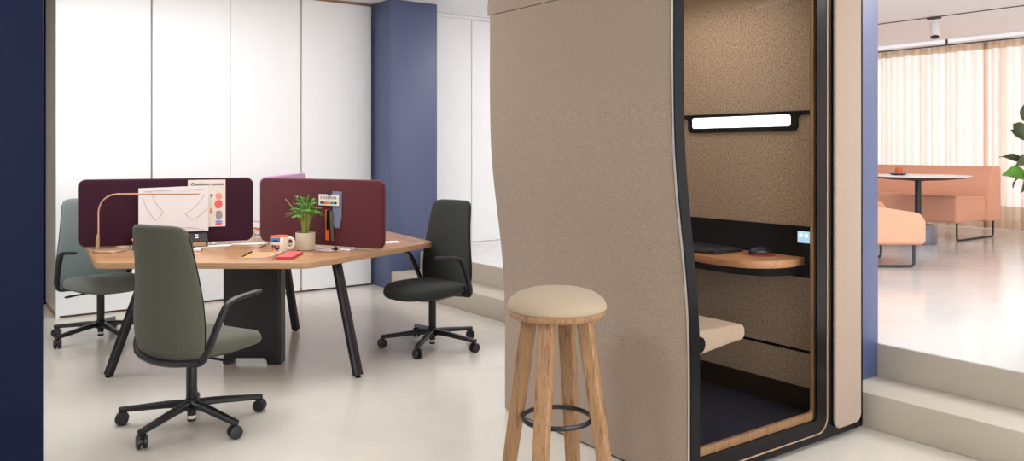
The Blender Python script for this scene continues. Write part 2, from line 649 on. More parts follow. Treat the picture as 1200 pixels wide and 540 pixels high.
def make_chair(label, r, d, face, base_deg, fab, fab_seat):
    t = thing('task_chair', label, 'chair', W(r, d), math.radians(face) - YAW - PI / 2, 'task chairs round the desk')
    # star base with casters
    bm = NB()
    lathe(bm, [(0.02, 0.075), (0.036, 0.078), (0.042, 0.10), (0.036, 0.128), (0.03, 0.135)], 20)
    loc = math.radians(base_deg) - math.radians(face) + PI / 2        # base turns freely under the seat
    for k in range(5):
        a = loc + k * 2 * PI / 5
        u = Vector((math.cos(a), math.sin(a), 0))
        pts = smooth_path([u * 0.02 + Vector((0, 0, 0.108)), u * 0.12 + Vector((0, 0, 0.104)),
                           u * 0.25 + Vector((0, 0, 0.09)), u * 0.368 + Vector((0, 0, 0.078))], 4)
        sweep(bm, pts, 0.017, 0.021, 10, side=(0, 0, 1), sq=0.75,
              rad=[1.25 - 0.45 * q / (len(pts) - 1) for q in range(len(pts))])
    base = finish('star_base', bm, 'black', t)
    for k in range(5):
        a = loc + k * 2 * PI / 5
        u = Vector((math.cos(a), math.sin(a), 0))
        v = Vector((-u.y, u.x, 0))
        tw = a + 0.9 + k * 0.5
        ax = Vector((math.cos(tw), math.sin(tw), 0))
        c = u * 0.357 + Vector((0, 0, 0.033))
        bm = NB()
        for s in (-1, 1):
            rings = []
            for off, rr in ((0.006, 0.030), (0.009, 0.033), (0.020, 0.033), (0.025, 0.029), (0.026, 0.018)):
                q = ax.cross(Vector((0, 0, 1)))
                rings.append([c + ax * (s * off) + (q * math.cos(2 * PI * j / 20) + Vector((0, 0, 1)) * math.sin(2 * PI * j / 20)) * rr
                              for j in range(20)])
            loft(bm, rings)
        sweep(bm, [c + ax * -0.007, c + ax * 0.007], 0.02, seg=12)
        sweep(bm, [c + Vector((0, 0, 0.005)), u * 0.357 + Vector((0, 0, 0.075))], 0.009, seg=10)
        finish('caster', bm, 'black', base)
    bm = NB()
    lathe(bm, [(0.018, 0.018), (0.022, 0.022), (0.022, 0.075)], 18)
    lathe(bm, [(0.025, 0.132), (0.027, 0.14), (0.027, 0.33), (0.02, 0.335), (0.02, 0.375)], 20)
    gc = finish('gas_column', bm, 'black', t)
    bm = NB()
    lathe(bm, [(0.0226, 0.034), (0.0226, 0.05)], 18, cap=False)
    finish('sticker', bm, 'paper', gc)
    # seat
    bm = NB()
    rings = []
    for z, k, dy in ((0.346, 0.34, 0.0), (0.355, 0.45, 0.0), (0.376, 0.80, 0.0), (0.388, 0.93, 0.0), (0.3955, 0.955, 0.0)):
        rings.append([Vector((x, y, z)) for x, y in superellipse(0, 0.065 + dy, 0.245 * k, 0.262 * k, 40, 2.7)])
    loft(bm, rings)
    finish('seat_pan', bm, 'plastic', t)
    bm = NB()
    rings = []
    for z, k in ((0.396, 0.93), (0.404, 0.98), (0.424, 1.0), (0.444, 0.985), (0.458, 0.94), (0.467, 0.84), (0.472, 0.6), (0.473, 0.3)):
        rg = []
        for x, y in superellipse(0, 0.075, 0.262 * k, 0.272 * k, 40, 2.7):
            zz = z - 0.02 * max(0, (y - 0.16) / 0.16) ** 2 - 0.012 * max(0, 1 - abs(x) / 0.2) * (1 if k < 0.9 else 0)
            rg.append(Vector((x, y, zz)))
        rings.append(rg)
    loft(bm, rings)
    finish('seat_cushion', bm, fab_seat, t, 60)
    # backrest
    prof = [(0.372, -0.165, 0.205), (0.382, -0.168, 0.222), (0.42, -0.176, 0.234), (0.50, -0.188, 0.244), (0.58, -0.190, 0.244),
            (0.66, -0.188, 0.236), (0.76, -0.190, 0.222), (0.86, -0.198, 0.208), (0.94, -0.208, 0.198), (1.0, -0.217, 0.189),
            (1.025, -0.222, 0.178), (1.04, -0.225, 0.155), (1.046, -0.226, 0.12)]
    bm = NB()
    rings = []
    prof = [(z, y, hw * 1.07) for z, y, hw in prof]
    for i, (z, y, hw) in enumerate(prof):
        th = 0.027 if 1 < i < len(prof) - 2 else (0.02 if i in (1, len(prof) - 2) else 0.012)
        rg = []
        for x, yy in superellipse(0, 0, hw, th, 40, 3.0):
            rg.append(Vector((x, y + yy + 0.75 * x * x, z)))
        rings.append(rg)
    loft(bm, rings)
    back = finish('backrest', bm, fab, t, 60)
    # dark rim seam round the padded back
    for s in (-1, 1):
        pts = [Vector((s * (hw + 0.001), y + 0.75 * hw * hw, z)) for z, y, hw in prof[2:-3]]
        bm = NB()
        sweep(bm, smooth_path(pts, 3), 0.0022, seg=6)
        finish('piping', bm, 'black_matte', back)
    # back shell under and behind the seat
    bm = NB()
    pts = []
    for i in range(17):
        x = -0.225 + 0.45 * i / 16
        pts.append(Vector((x, -0.178 + 0.9 * x * x, 0.383 - 0.022 * (1 - (x / 0.225) ** 2))))
    sweep(bm, smooth_path(pts, 2), 0.018, 0.034, 12, side=(0, 0, 1), sq=0.8)
    sweep(bm, smooth_path([(0, -0.17, 0.362), (0, -0.12, 0.35), (0, -0.03, 0.345)], 4), 0.018, 0.05, 12, side=(0, 0, 1), sq=0.8)
    finish('back_frame', bm, 'plastic', t)
    for s in (-1, 1):
        bm = NB()
        pts = smooth_path([(s * 0.19, -0.150, 0.372), (s * 0.235, -0.140, 0.385), (s * 0.262, -0.125, 0.43), (s * 0.270, -0.09, 0.51),
                           (s * 0.275, -0.045, 0.60), (s * 0.277, -0.018, 0.642), (s * 0.277, 0.02, 0.662),
                           (s * 0.275, 0.07, 0.670), (s * 0.272, 0.14, 0.676), (s * 0.268, 0.215, 0.680)], 5)
        n = len(pts)
        sweep(bm, pts, 0.019, 0.0115, 12, side=(1, 0, 0), sq=0.8,
              rad=[(1.15 - 0.15 * q / n) if q < n * 0.5 else (1.05 if q < n - 2 else 0.75) for q in range(n)])
        finish('armrest', bm, 'plastic', t)
    bm = NB()
    sweep(bm, smooth_path([(0.05, 0.02, 0.355), (0.17, 0.03, 0.35), (0.235, 0.04, 0.347)], 4), 0.007, 0.009, 8)
    sweep(bm, smooth_path([(0.215, 0.02, 0.346), (0.262, 0.045, 0.346)], 4), 0.008, 0.02, 8, side=(0, 0, 1))
    finish('lever', bm, 'plastic', t)
    return t


make_chair('grey-green upholstered task chair with its back turned, in front of the desk', -1.655, 4.25, 61, 37, 'chair_green', 'chair_green')
ch = make_chair('charcoal task chair at the right corner of the desk, in front of the steps', -0.575, 5.935, 227, 43, 'chair_dark', 'chair_dark')
bm = NB(); box(bm, -0.02, 0.02, -0.001, 0.001, -0.008, 0.008, 0.0005, 1, Matrix.Translation((-0.225, -0.10, 0.434)) @ Matrix.Rotation(math.radians(80), 4, 'Z'))
finish('blue_tag', bm, 'blue_dark', ch)['label'] = 'small blue tag on the seat edge'
make_chair('teal-grey task chair facing the viewer behind the left end of the desk', -3.10, 6.2, -40, 30, 'chair_teal', 'seat_teal')

# ------------------------------------------------------------------ the three-sided desk
DC = (-1.86, 6.05)
AP = 1.115
desk = thing('shared_desk', 'oak topped hexagonal three-person desk on black slanted legs', 'desk', W(*DC), -YAW)
hexv = [(AP / math.cos(PI / 6) * math.cos(math.radians(60 * k)), AP / math.cos(PI / 6) * math.sin(math.radians(60 * k))) for k in range(6)]


def kite(a):
    """third of the hexagon: from centre to the two edge middles either side of corners a and a+1"""
    v0, v1 = Vector(hexv[a % 6]), Vector(hexv[(a + 1) % 6])
    m0 = (Vector(hexv[(a - 1) % 6]) + v0) / 2
    m1 = (v1 + Vector(hexv[(a + 2) % 6])) / 2
    return [Vector((0, 0)), m0, v0, v1, m1]


for a, rot in ((4, 0), (0, 120), (2, 240)):
    P = kite(a)
    cen = sum(P, Vector((0, 0))) / 5
    Q = round_poly([p + (cen - p).normalized() * 0.0015 for p in P], [0, 0, 0.12, 0.12, 0], 8)
    R = Matrix.Rotation(math.radians(-rot), 2)
    Q = [R @ q for q in Q]                      # every top is modelled with its front edge along local x
    bm = NB()
    slab(bm, Q, 0.703, 0.74, 0.0025, 'z', 2)
    for f in bm.faces:
        f.material_index = 1 if abs(f.normal.z) < 0.6 and len(f.verts) == 4 else 0
    bmesh.ops.recalc_face_normals(bm, faces=bm.faces)
    for f in bm.faces:
        f.normal_update()
        f.material_index = 1 if abs(f.normal.z) < 0.6 else 0
    o = finish('tabletop', bm, None, desk, mats=['desk', 'desk_edge'])
    o.rotation_euler = (0, 0, math.radians(rot))


def leg(x0, y0, x1, y1):
    bm = NB()
    d = Vector((x1 - x0, y1 - y0, -0.69))
    s = Vector((-y1, x1, 0)).normalized() if (abs(x1) + abs(y1)) > 0 else Vector((1, 0, 0))
    sweep(bm, [(x0, y0, 0.702), (x1, y1, 0.012)], 0.030, 0.021, 4 * 3, side=s, sq=0.35)
    lg = finish('leg', bm, 'black', desk)
    bm = NB(); lathe(bm, [(0.017, 0.0), (0.017, 0.008), (0.008, 0.009), (0.008, 0.016)], 14, (x1, y1, 0))
    finish('foot', bm, 'black_matte', lg)


leg(-0.44, -0.83, -0.66, -0.915)
leg(0.72, -0.72, 0.90, -0.92)
leg(0.09, 0.30, 0.165, 0.40)
# pedestal with an arched base
px0, px1 = -0.045, 0.305
arch = [(px0, 0.0), (px0 + 0.045, 0.0), (px0 + 0.05, 0.025), (px0 + 0.07, 0.042), (px1 - 0.085, 0.042), (px1 - 0.065, 0.025), (px1 - 0.06, 0.0), (px1, 0.0), (px1, 0.70), (px0, 0.70)]
bm = NB(); slab(bm, [Vector(p) for p in arch], -0.62, -0.52, 0, 'y')
finish('pedestal', bm, 'black', desk)
bm = NB(); box(bm, px1 + 0.0005, px1 + 0.03, -0.622, -0.515, 0.0, 0.70, 0.003, 1)
finish('pedestal_side', bm, 'plastic', desk)
bm = NB(); box(bm, -0.42, 0.47, -0.80, -0.74, 0.672, 0.702, 0.003, 1)
finish('rail', bm, 'black', desk)
bm = NB(); sweep(bm, [(-0.40, -0.77, 0.687), (-0.1, -0.3, 0.687), (0.0, 0.0, 0.687)], 0.018, seg=8)
finish('support_bar', bm, 'black', desk)
bm = NB(); sweep(bm, [(0.475, -0.76, 0.687), (0.75, -0.62, 0.687)], 0.018, seg=8)
finish('support_bar', bm, 'black', desk)
# cable flap in the near top
bm = NB()
fo = round_poly([(-0.128, -0.378), (0.12, -0.378), (0.116, -0.195), (-0.13, -0.195)], 0.012, 3)
slab(bm, fo, 0.7405, 0.7425, 0, 'z')
flap = finish('cable_flap', bm, 'black_matte', desk)
bm = NB()
slab(bm, inset_poly([Vector(p) for p in fo], 0.005), 0.7427, 0.7440, 0, 'z')
finish('flap_lid', bm, 'desk', flap)

# ------------------------------------------------------------------ desk screens
S1 = (Vector((-2.92, 5.53)), Vector((-1.886, 6.0)))
S2 = (Vector((-1.826, 5.946)), Vector((-0.852, 5.438)))
S3 = (Vector((-1.85, 6.14)), Vector((-1.80, 7.20)))


def seg_frame(S):
    L = (S[1] - S[0]).length
    a = math.atan2(S[1].y - S[0].y, S[1].x - S[0].x)
    return L, a - YAW, W(S[0].x, S[0].y)


def make_screen(S, mat, label, name='desk_screen'):
    L, a, o = seg_frame(S)
    t = thing(name, label, 'divider', o + Vector((0, 0, 0)), a, 'upholstered desk screens')
    t.location.z = 0.7402
    bm = NB()
    P = round_poly([(0, 0.018), (L, 0.018), (L, 0.476), (0, 0.476)], 0.05, 8)
    slab(bm, P, 0.0, 0.036, 0.012, 'y', 4)
    finish('panel', bm, mat, t, 50)
    for x in (L * 0.27, L * 0.76):
        bm = NB()
        box(bm, x - 0.022, x + 0.022, 0.004, 0.032, 0.0, 0.02, 0.003, 1)
        finish('bracket', bm, 'steel', t)
    return t


make_screen(S1, 'wine_shaded', 'burgundy fabric desk screen, shade put into its colour, behind the copper lamp and sketch sheet')
make_screen(S2, 'wine_lit', 'burgundy fabric desk screen behind the small potted palm')
make_screen(S3, 'mauve', 'lilac fabric desk screen whose top shows behind the burgundy one')


def on_screen(S, u, v, z):
    """u along the screen, v in front of it (towards the viewer), z height"""
    L, a, o = seg_frame(S)
    d = Vector((math.cos(a), math.sin(a), 0))
    n = Vector((math.sin(a), -math.cos(a), 0))
    return o + d * u + n * v + Vector((0, 0, z)), a


# ---- things on screen 1
pos, a = on_screen(S1, 0.0, 0.004, 0)
card = thing('poster_card', 'white card with lettering and red swatches pinned on the darker screen', 'card', pos, a)
bm = NB(); box(bm, 0.69, 0.942, -0.0015, 0.0015, 0.868, 1.203)
finish('sheet', bm, 'card', card)
text_mesh('lettering', 'Combining comon', 0.0295, 'ink', card,
          Matrix.Translation((0.708, -0.0020, 1.163)) @ Matrix.Rotation(PI / 2, 4, 'X'), 0.2, 0.0003, 0.0007)


def blob(cx, cz, w, h, mat, par, y=-0.0022, n=18, jit=0.12, name='swatch'):
    bm = NB()
    P = []
    for i in range(n):
        q = 2 * PI * i / n
        k = 1 + random.uniform(-jit, jit)
        P.append((cx + w * k * math.copysign(abs(math.cos(q)) ** 0.7, math.cos(q)), cz + h * k * math.copysign(abs(math.sin(q)) ** 0.7, math.sin(q))))
    slab(bm, P, y, y + 0.0006, 0, 'y')
    return finish(name, bm, mat, par)


blob(0.895, 1.085, 0.022, 0.024, 'red_soft', card)
blob(0.895, 1.028, 0.026, 0.030, 'red', card)
blob(0.898, 0.952, 0.022, 0.030, 'ink_soft', card)
blob(0.897, 0.904, 0.024, 0.008, 'blue', card)
blob(0.895, 0.888, 0.024, 0.009, 'red', card)
for cz, m in ((1.09, 'green_ink'), (1.045, 'cream'), (0.99, 'yellow'), (0.972, 'red')):
    blob(0.846, cz, 0.009, 0.012, m, card)

pos, a = on_screen(S1, 0.0, 0.034, 0)
sk = thing('sketch_sheet', 'large folded white sheet with thin pencil sketches standing before the darker screen', 'paper', pos, a)
bm = NB()
rows = []
for i in range(13):
    u = 0.372 + 0.452 * i / 12
    k = abs(u - 0.617)
    y = 0.012 - 0.05 * k * 0.5 if False else -0.012 * (1 - min(1, k / 0.06)) * 0 + 0.018 * math.exp(-(k / 0.02) ** 2)
    top = 1.152 + 0.012 * (u - 0.372) / 0.45
    rows.append([Vector((u, y - 0.001, 0.843)), Vector((u, y - 0.001, top)), Vector((u, y + 0.001, top)), Vector((u, y + 0.001, 0.843))])
loft(bm, rows)
finish('sheet', bm, 'paper', sk, 20)
bm = NB()
for pts in ([(0.40, 1.08), (0.43, 1.0), (0.478, 0.93)], [(0.45, 1.13), (0.48, 1.05), (0.53, 0.985)],
            [(0.478, 0.93), (0.505, 0.95), (0.53, 0.985)], [(0.672, 0.965), (0.74, 1.02), (0.80, 1.10)],
            [(0.715, 0.925), (0.76, 0.95), (0.812, 1.0)], [(0.672, 0.965), (0.69, 0.95), (0.715, 0.925)],
            [(0.54, 0.85), (0.56, 0.885), (0.59, 0.88), (0.60, 0.852)], [(0.60, 0.866), (0.70, 0.87), (0.80, 0.850)],
            [(0.41, 1.128), (0.50, 1.132), (0.59, 1.135)], [(0.65, 1.135), (0.72, 1.138), (0.79, 1.140)]):
    sweep(bm, smooth_path([(u, -0.0016, z) for u, z in pts], 5), 0.0012, seg=5)
finish('pencil_lines', bm, 'ink_soft', sk)

pos, a = on_screen(S1, 0.0, 0.05, 0.7402)
st = thing('paper_stand', 'low black stand holding up the sketch sheet, with an orange marker end', 'stand', pos, a)
bm = NB()
slab(bm, [(-0.075, 0.0), (0.045, 0.0), (0.045, 0.10), (0.03, 0.10), (0.005, 0.088), (-0.045, 0.052), (-0.075, 0.045)], 0.335, 0.815, 0.0, 'x')
finish('body', bm, 'black', st)
bm = NB(); box(bm, 0.715, 0.80, -0.0775, -0.0755, 0.008, 0.034)
finish('slot', bm, 'kraft', st)
for u0, u1, k in ((0.665, 0.69, 0.35), (0.735, 0.755, 0.25), (0.735, 0.755, 0.7)):
    # small white marks on the sloping face, which runs from (-0.045, 0.052) to (0.005, 0.088)
    y, z = -0.045 + 0.05 * k, 0.052 + 0.036 * k
    bm = NB()
    slab(bm, [(y - 0.004, z - 0.0022), (y + 0.004, z + 0.0036), (y + 0.0034, z + 0.0044), (y - 0.0046, z - 0.0014)], u0, u1, 0, 'x')
    finish('mark', bm, 'paper', st)

bm = NB(); sweep(bm, [(0.333, -0.03, 0.06), (0.37, -0.03, 0.07)], 0.011, seg=10)
finish('marker_end', bm, 'orange', st)

# ---- things on screen 2
pos, a = on_screen(S2, 0.0, 0.004, 0)
sw = thing('fabric_swatch', 'blue-grey fabric swatch hanging on the burgundy screen behind the colour card', 'swatch', pos, a)
bm = NB()
slab(bm, round_poly([(0.680, 0.905), (0.70, 0.885), (0.735, 0.882), (0.755, 0.96), (0.757, 1.132), (0.676, 1.134)], 0.005, 3), -0.003, 0.003, 0, 'y')
finish('cloth', bm, 'denim', sw)
pos, a = on_screen(S2, 0.0, 0.016, 0)
cc = thing('colour_card', 'small cream card with a row of colour chips clipped to the burgundy screen', 'card', pos, a)
bm = NB(); box(bm, 0.565, 0.742, -0.001, 0.001, 1.036, 1.112)
finish('sheet', bm, 'card', cc)
chips = ['ink', 'bark', 'red', 'orange', 'yellow', 'leaf', 'blue', 'ink']
for k, m in enumerate(chips):
    bm = NB(); box(bm, 0.58 + k * 0.018, 0.597 + k * 0.018, -0.0018, -0.0009, 1.046, 1.062)
    finish('colour_chip', bm, m, cc)
bm = NB()
for k in range(9):
    box(bm, 0.582 + k * 0.016, 0.592 + k * 0.016, -0.0016, -0.0009, 1.080, 1.098)
finish('small_print', bm, 'ink_soft', cc)
bm = NB(); box(bm, 0.645, 0.675, -0.008, 0.003, 1.105, 1.118, 0.003, 1)
sweep(bm, [(0.652, -0.004, 1.117), (0.655, -0.004, 1.13), (0.665, -0.004, 1.13), (0.668, -0.004, 1.117)], 0.002, seg=6)
finish('clip', bm, 'black', cc)
pos, a = on_screen(S2, 0.0, 0.012, 0)
sl = thing('fabric_sample_strips', 'black and orange sample strips hanging below the colour card', 'swatch', pos, a)
bm = NB(); slab(bm, round_poly([(0.622, 0.80), (0.652, 0.795), (0.652, 1.005), (0.622, 1.008)], 0.004, 3), -0.002, 0.001, 0, 'y')
finish('strip', bm, 'orange', sl)['label'] = 'orange strip'
bm = NB(); slab(bm, round_poly([(0.632, 0.87), (0.66, 0.872), (0.664, 1.008), (0.634, 1.0)], 0.004, 3), -0.005, -0.0022, 0, 'y')
finish('strip', bm, 'black_matte', sl)['label'] = 'black strip'
bm = NB(); sweep(bm, smooth_path([(0.672, -0.004, 1.0), (0.676, -0.004, 0.93), (0.682, -0.006, 0.87), (0.686, -0.004, 0.795)], 4), 0.014, 0.003, 8, side=(1, 0, 0))
finish('strip', bm, 'tweed', sl)['label'] = 'grey tweed strip'
bm = NB(); box(bm, 0.640, 0.668, -0.008, 0.001, 0.998, 1.012, 0.003, 1)
finish('clip', bm, 'black', sl)

# ------------------------------------------------------------------ things on the desk
Z = 0.7402
lamp = thing('desk_lamp', 'thin copper desk lamp with a long horizontal arm and disc base', 'lamp', W(-2.685, 5.49, Z), -YAW)
bm = NB(); lathe(bm, [(0.085, 0.0), (0.104, 0.002), (0.104, 0.009), (0.098, 0.012), (0.02, 0.012)], 48)
finish('base', bm, 'copper', lamp)
bm = NB()
path = [(-0.075, 0.0, 0.010), (-0.075, 0.0, 0.06), (-0.075, 0.0, 0.16), (-0.075, 0.0, 0.26)]
for k in range(1, 9):
    q = PI / 2 * k / 8
    path.append((-0.075 + 0.12 * (1 - math.cos(q)), 0.006 * k / 8, 0.26 + 0.12 * math.sin(q)))
sweep(bm, path, 0.0055, seg=10)
sweep(bm, [(-0.078, 0.0, 0.012), (-0.078, 0.0, 0.105)], 0.010, 0.008, 10, sq=0.7)
sweep(bm, smooth_path([(-0.09, 0.0, 0.012), (-0.088, 0.0, 0.08), (-0.078, 0.0, 0.12)], 4), 0.004, seg=8)
finish('stem', bm, 'copper', lamp)
bm = NB()
sweep(bm, [(0.045, 0.006, 0.380), (0.20, 0.02, 0.380), (0.575, 0.06, 0.380)], 0.0065, 0.0075, 10, side=(0, 0, 1), sq=0.7)
finish('arm', bm, 'copper', lamp)
bm = NB(); sweep(bm, [(0.148, 0.0153, 0.380), (0.160, 0.0164, 0.380)], 0.0082, 0.0085, 10, side=(0, 0, 1), sq=0.7)
finish('switch', bm, 'red', lamp)
bm = NB(); lathe(bm, [(0.07, 0.0), (0.098, 0.003), (0.10, 0.012), (0.096, 0.012), (0.08, 0.006), (0.01, 0.006)], 48)
o = finish('copper_tray', bm, 'copper', None)
o.location = W(-2.865, 5.735, Z)
tag(o, 'round copper tray lying behind the lamp base', 'tray')

# mug
mg = thing('mug', 'large white picture mug with orange inside on the desk', 'mug', W(-1.54, 5.45, Z), -YAW)
bm = NB()
lathe(bm, [(0.03, 0.0), (0.050, 0.0), (0.057, 0.006), (0.0600, 0.02), (0.0600, 0.105), (0.0592, 0.1075), (0.0575, 0.108), (0.056, 0.105), (0.056, 0.03), (0.04, 0.012), (0.004, 0.011)], 48)
mb = finish('body', bm, 'mug', mg)
bm = NB(); lathe(bm, [(0.0563, 0.1), (0.0555, 0.1), (0.0552, 0.035), (0.04, 0.0165), (0.004, 0.0155)], 48, cap=False)
lathe(bm, [(0.0606, 0.1035), (0.0606, 0.1062), (0.0592, 0.1085), (0.0575, 0.109), (0.0560, 0.107), (0.0560, 0.1)], 48, cap=False)
finish('inner_glaze', bm, 'orange', mg)['label'] = 'orange inside and rim'
bm = NB()
sweep(bm, smooth_path([(0.057, -0.005, 0.088), (0.075, -0.007, 0.094), (0.092, -0.008, 0.082), (0.098, -0.009, 0.058), (0.088, -0.008, 0.034), (0.070, -0.006, 0.024), (0.056, -0.004, 0.028)], 5), 0.007, 0.009, 10, side=(0, 1, 0))
finish('handle', bm, 'mug', mg)


def mug_patch(u0, u1, fb, ft, mat, n=20, off=0.0006):
    """u: arc length from the front, towards the right; printed patch following the wall"""
    bm = NB()
    R = 0.060 + off
    cols = []
    for i in range(n + 1):
        u = u0 + (u1 - u0) * i / n
        q = -PI / 2 + u / 0.060
        b_, t_ = fb(i / n), ft(i / n)
        cols.append((bm.verts.new((R * math.cos(q), R * math.sin(q), b_)), bm.verts.new((R * math.cos(q), R * math.sin(q), max(t_, b_ + 1e-4)))))
    for (p, q_), (r_, s_) in zip(cols, cols[1:]):
        bm.faces.new((p, r_, s_, q_))
    finish('print', bm, mat, mb)


c_ = lambda v: (lambda t: v)
mug_patch(-0.062, 0.022, c_(0.072), c_(0.101), 'blue')
mug_patch(-0.040, 0.020, c_(0.0725), lambda t: 0.0735 + 0.017 * max(0, 1 - abs(t - 0.5) * 2) ** 0.8, 'blue_dark', 20, 0.0011)
mug_patch(-0.020, 0.0, c_(0.066), lambda t: 0.0745, 'mug', 8, 0.0012)
mug_patch(-0.045, -0.012, lambda t: 0.036 + 0.004 * math.sin(t * 25), lambda t: 0.052 + 0.005 * math.sin(t * 19), 'blue_dark')
mug_patch(-0.016, 0.016, lambda t: 0.020 + 0.005 * math.sin(t * 9), lambda t: 0.050 + 0.004 * math.sin(t * 14), 'blue_dark')
mug_patch(-0.048, -0.018, lambda t: 0.024 - 0.010 * math.sin(PI * t), lambda t: 0.024 + 0.011 * math.sin(PI * t) ** 0.6, 'orange', 20, 0.0012)
mug_patch(-0.004, 0.010, lambda t: 0.040 - 0.006 * math.sin(PI * t), lambda t: 0.047 + 0.010 * t, 'orange', 12, 0.0013)
mug_patch(-0.056, -0.046, lambda t: 0.082, lambda t: 0.094, 'orange', 6, 0.0012)

# potted palm
pp = thing('potted_palm', 'small bushy palm in a pale stoneware pot before the burgundy screen', 'plant', W(-1.395, 5.555, Z), 0.4)
bm = NB()
lathe(bm, [(0.03, 0.0), (0.052, 0.0), (0.060, 0.006), (0.0645, 0.03), (0.0655, 0.118), (0.0645, 0.12), (0.061, 0.12), (0.060, 0.112), (0.059, 0.105), (0.003, 0.105)], 44)
finish('pot', bm, 'pot', pp)
bm = NB(); lathe(bm, [(0.059, 0.098), (0.058, 0.108), (0.03, 0.112), (0.003, 0.111)], 24)
finish('soil', bm, 'soil', pp)
bm_s, bm_l = NB(), NB()


def leaflet(bm, p, dirv, up, L, w):
    d = dirv.normalized()
    s = d.cross(up)
    if s.length < 1e-4:
        s = d.orthogonal()
    s.normalize()
    n = s.cross(d).normalized()
    P = []
    for t, k in ((0, 0.25), (0.3, 1), (0.65, 0.8), (1, 0.05)):
        c = p + d * (L * t) - Vector((0, 0, 1)) * (L * 0.22 * t * t)
        P.append((bm.verts.new(c - s * w * k), bm.verts.new(c + n * w * 0.35 * k), bm.verts.new(c + s * w * k)))
    for a_, b_ in zip(P, P[1:]):
        bm.faces.new((a_[0], a_[1], b_[1], b_[0]))
        bm.faces.new((a_[1], a_[2], b_[2], b_[1]))


for k in range(20):
    q = k * 2.4 + 0.3
    f = k / 19                                   # inner fronds stand up, outer ones arch over
    tall = 0.235 - 0.085 * f + random.uniform(-0.015, 0.015)
    out = 0.012 + 0.062 * f + random.uniform(-0.008, 0.008)
    b0 = Vector((0.020 * math.cos(q), 0.020 * math.sin(q), 0.105))
    u = Vector((math.cos(q), math.sin(q), 0))
    pts = smooth_path([b0, b0 + u * (out * 0.1) + Vector((0, 0, tall * 0.5)), b0 + u * (out * 0.5) + Vector((0, 0, tall * 0.9)),
                       b0 + u * (out * 1.25) + Vector((0, 0, tall * (1.05 - 0.18 * f)))], 8)
    n = len(pts)
    sweep(bm_s, pts, 0.0024, seg=6, rad=[1.6 - 1.2 * i / n for i in range(n)])
    for i in range(int(n * 0.48), n):
        t = (pts[min(i + 1, n - 1)] - pts[i - 1]).normalized()
        a_ = random.uniform(-0.9, 0.9)
        s = Vector((-u.y, u.x, 0)) * math.cos(a_) + u * math.sin(a_)
        L = 0.052 * (1 - 0.5 * abs((i - n * 0.72) / (n * 0.5)))
        for sg in (-1, 1):
            leaflet(bm_l, pts[i], s * sg * 0.9 + t * 0.8 + Vector((0, 0, 0.1)), Vector((0, 0, 1)) + u * 0.4, L * random.uniform(0.8, 1.2), 0.0027)
    leaflet(bm_l, pts[-1], (pts[-1] - pts[-2]), Vector((0, 0, 1)), 0.042, 0.003)
# one long bare spear leaf leaning left
mi = Matrix.Rotation(-YAW - 0.4, 3, 'Z')
sp = [Vector((-0.01, 0, 0.11)), mi @ Vector((-0.03, 0, 0.2)) , mi @ Vector((-0.09, 0.0, 0.29)), mi @ Vector((-0.135, 0, 0.345))]
sp = smooth_path(sp, 5)
sweep(bm_s, sp, 0.0025, seg=6)
sweep(bm_l, sp[6:], 0.006, 0.0012, 6, rad=[1 - 0.7 * i / len(sp[6:]) for i in range(len(sp[6:]))])
finish('stems', bm_s, 'stalk', pp)
finish('leaves', bm_l, 'leaf', pp, 60)

# notebook, pencils, wallet
nb = thing('notebook', 'kraft notebook with orange page bands in front of the mug', 'notebook', W(-1.585, 5.205, Z), -YAW + 0.03)
bm = NB(); box(bm, -0.098, 0.098, -0.145, 0.145, 0.0, 0.010, 0.002, 1)
finish('pages', bm, 'paper', nb)
bm = NB(); box(bm, -0.10, 0.10, -0.148, 0.148, 0.0103, 0.0125, 0.0008, 1)
finish('cover', bm, 'kraft', nb)
bm = NB(); box(bm, -0.088, -0.070, -0.146, 0.146, 0.0127, 0.0133)
finish('band', bm, 'yellow', nb)['label'] = 'orange-yellow band along the left side'
bm = NB(); box(bm, 0.060, 0.072, -0.146, 0.146, 0.0127, 0.0133)
finish('band', bm, 'orange', nb)['label'] = 'orange band along the right side'
pz = Z + 0.0133 + 0.0045


def pen(label, r, d, L, ang, mat, tip, z=pz, name='pencil', cat='pencil', rr=0.0042):
    t = thing(name, label, cat, W(r, d, z), -YAW + ang)
    bm = NB(); sweep(bm, [(0, -L / 2, 0), (0, L / 2, 0)], rr, seg=8)
    finish('barrel', bm, mat, t)
    bm = NB(); sweep(bm, [(0, -L / 2 - 0.018, 0), (0, -L / 2 - 0.0002, 0)], rr, seg=8, rad=[0.35, 1])
    finish('tip', bm, tip, t)
    return t


pen('black pencil along the left edge of the kraft notebook', -1.677, 5.205, 0.25, 0.06, 'black', 'kraft')
pen('white pen with an orange end along the right edge of the kraft notebook', -1.494, 5.20, 0.25, -0.02, 'paper', 'orange')

wl = thing('wallet', 'coral red folded wallet lying right of the kraft notebook', 'wallet', W(-1.406, 5.21, Z), -YAW)
bm = NB(); box(bm, -0.05, 0.05, -0.135, 0.135, 0.0, 0.0095, 0.003, 2)
finish('lower_cover', bm, 'wallet', wl)
bm = NB(); box(bm, -0.05, 0.05, -0.137, 0.135, 0.0097, 0.0185, 0.003, 2)
finish('upper_cover', bm, 'wallet', wl)
bm = NB(); sweep(bm, [(-0.052, -0.13, 0.006), (-0.052, 0.13, 0.006)], 0.004, seg=8)
finish('spine', bm, 'red', wl)

eb = thing('charger_plug', 'small white plug on the desk right of the near chair back', 'charger', W(-2.10, 5.49, Z), -YAW + 0.4)
bm = NB(); box(bm, -0.024, 0.024, -0.018, 0.018, 0, 0.02, 0.006, 3)
finish('body', bm, 'paper', eb)
bm = NB(); box(bm, 0.0243, 0.034, -0.008, 0.008, 0.006, 0.014, 0.001, 1)
finish('socket', bm, 'plastic', eb)

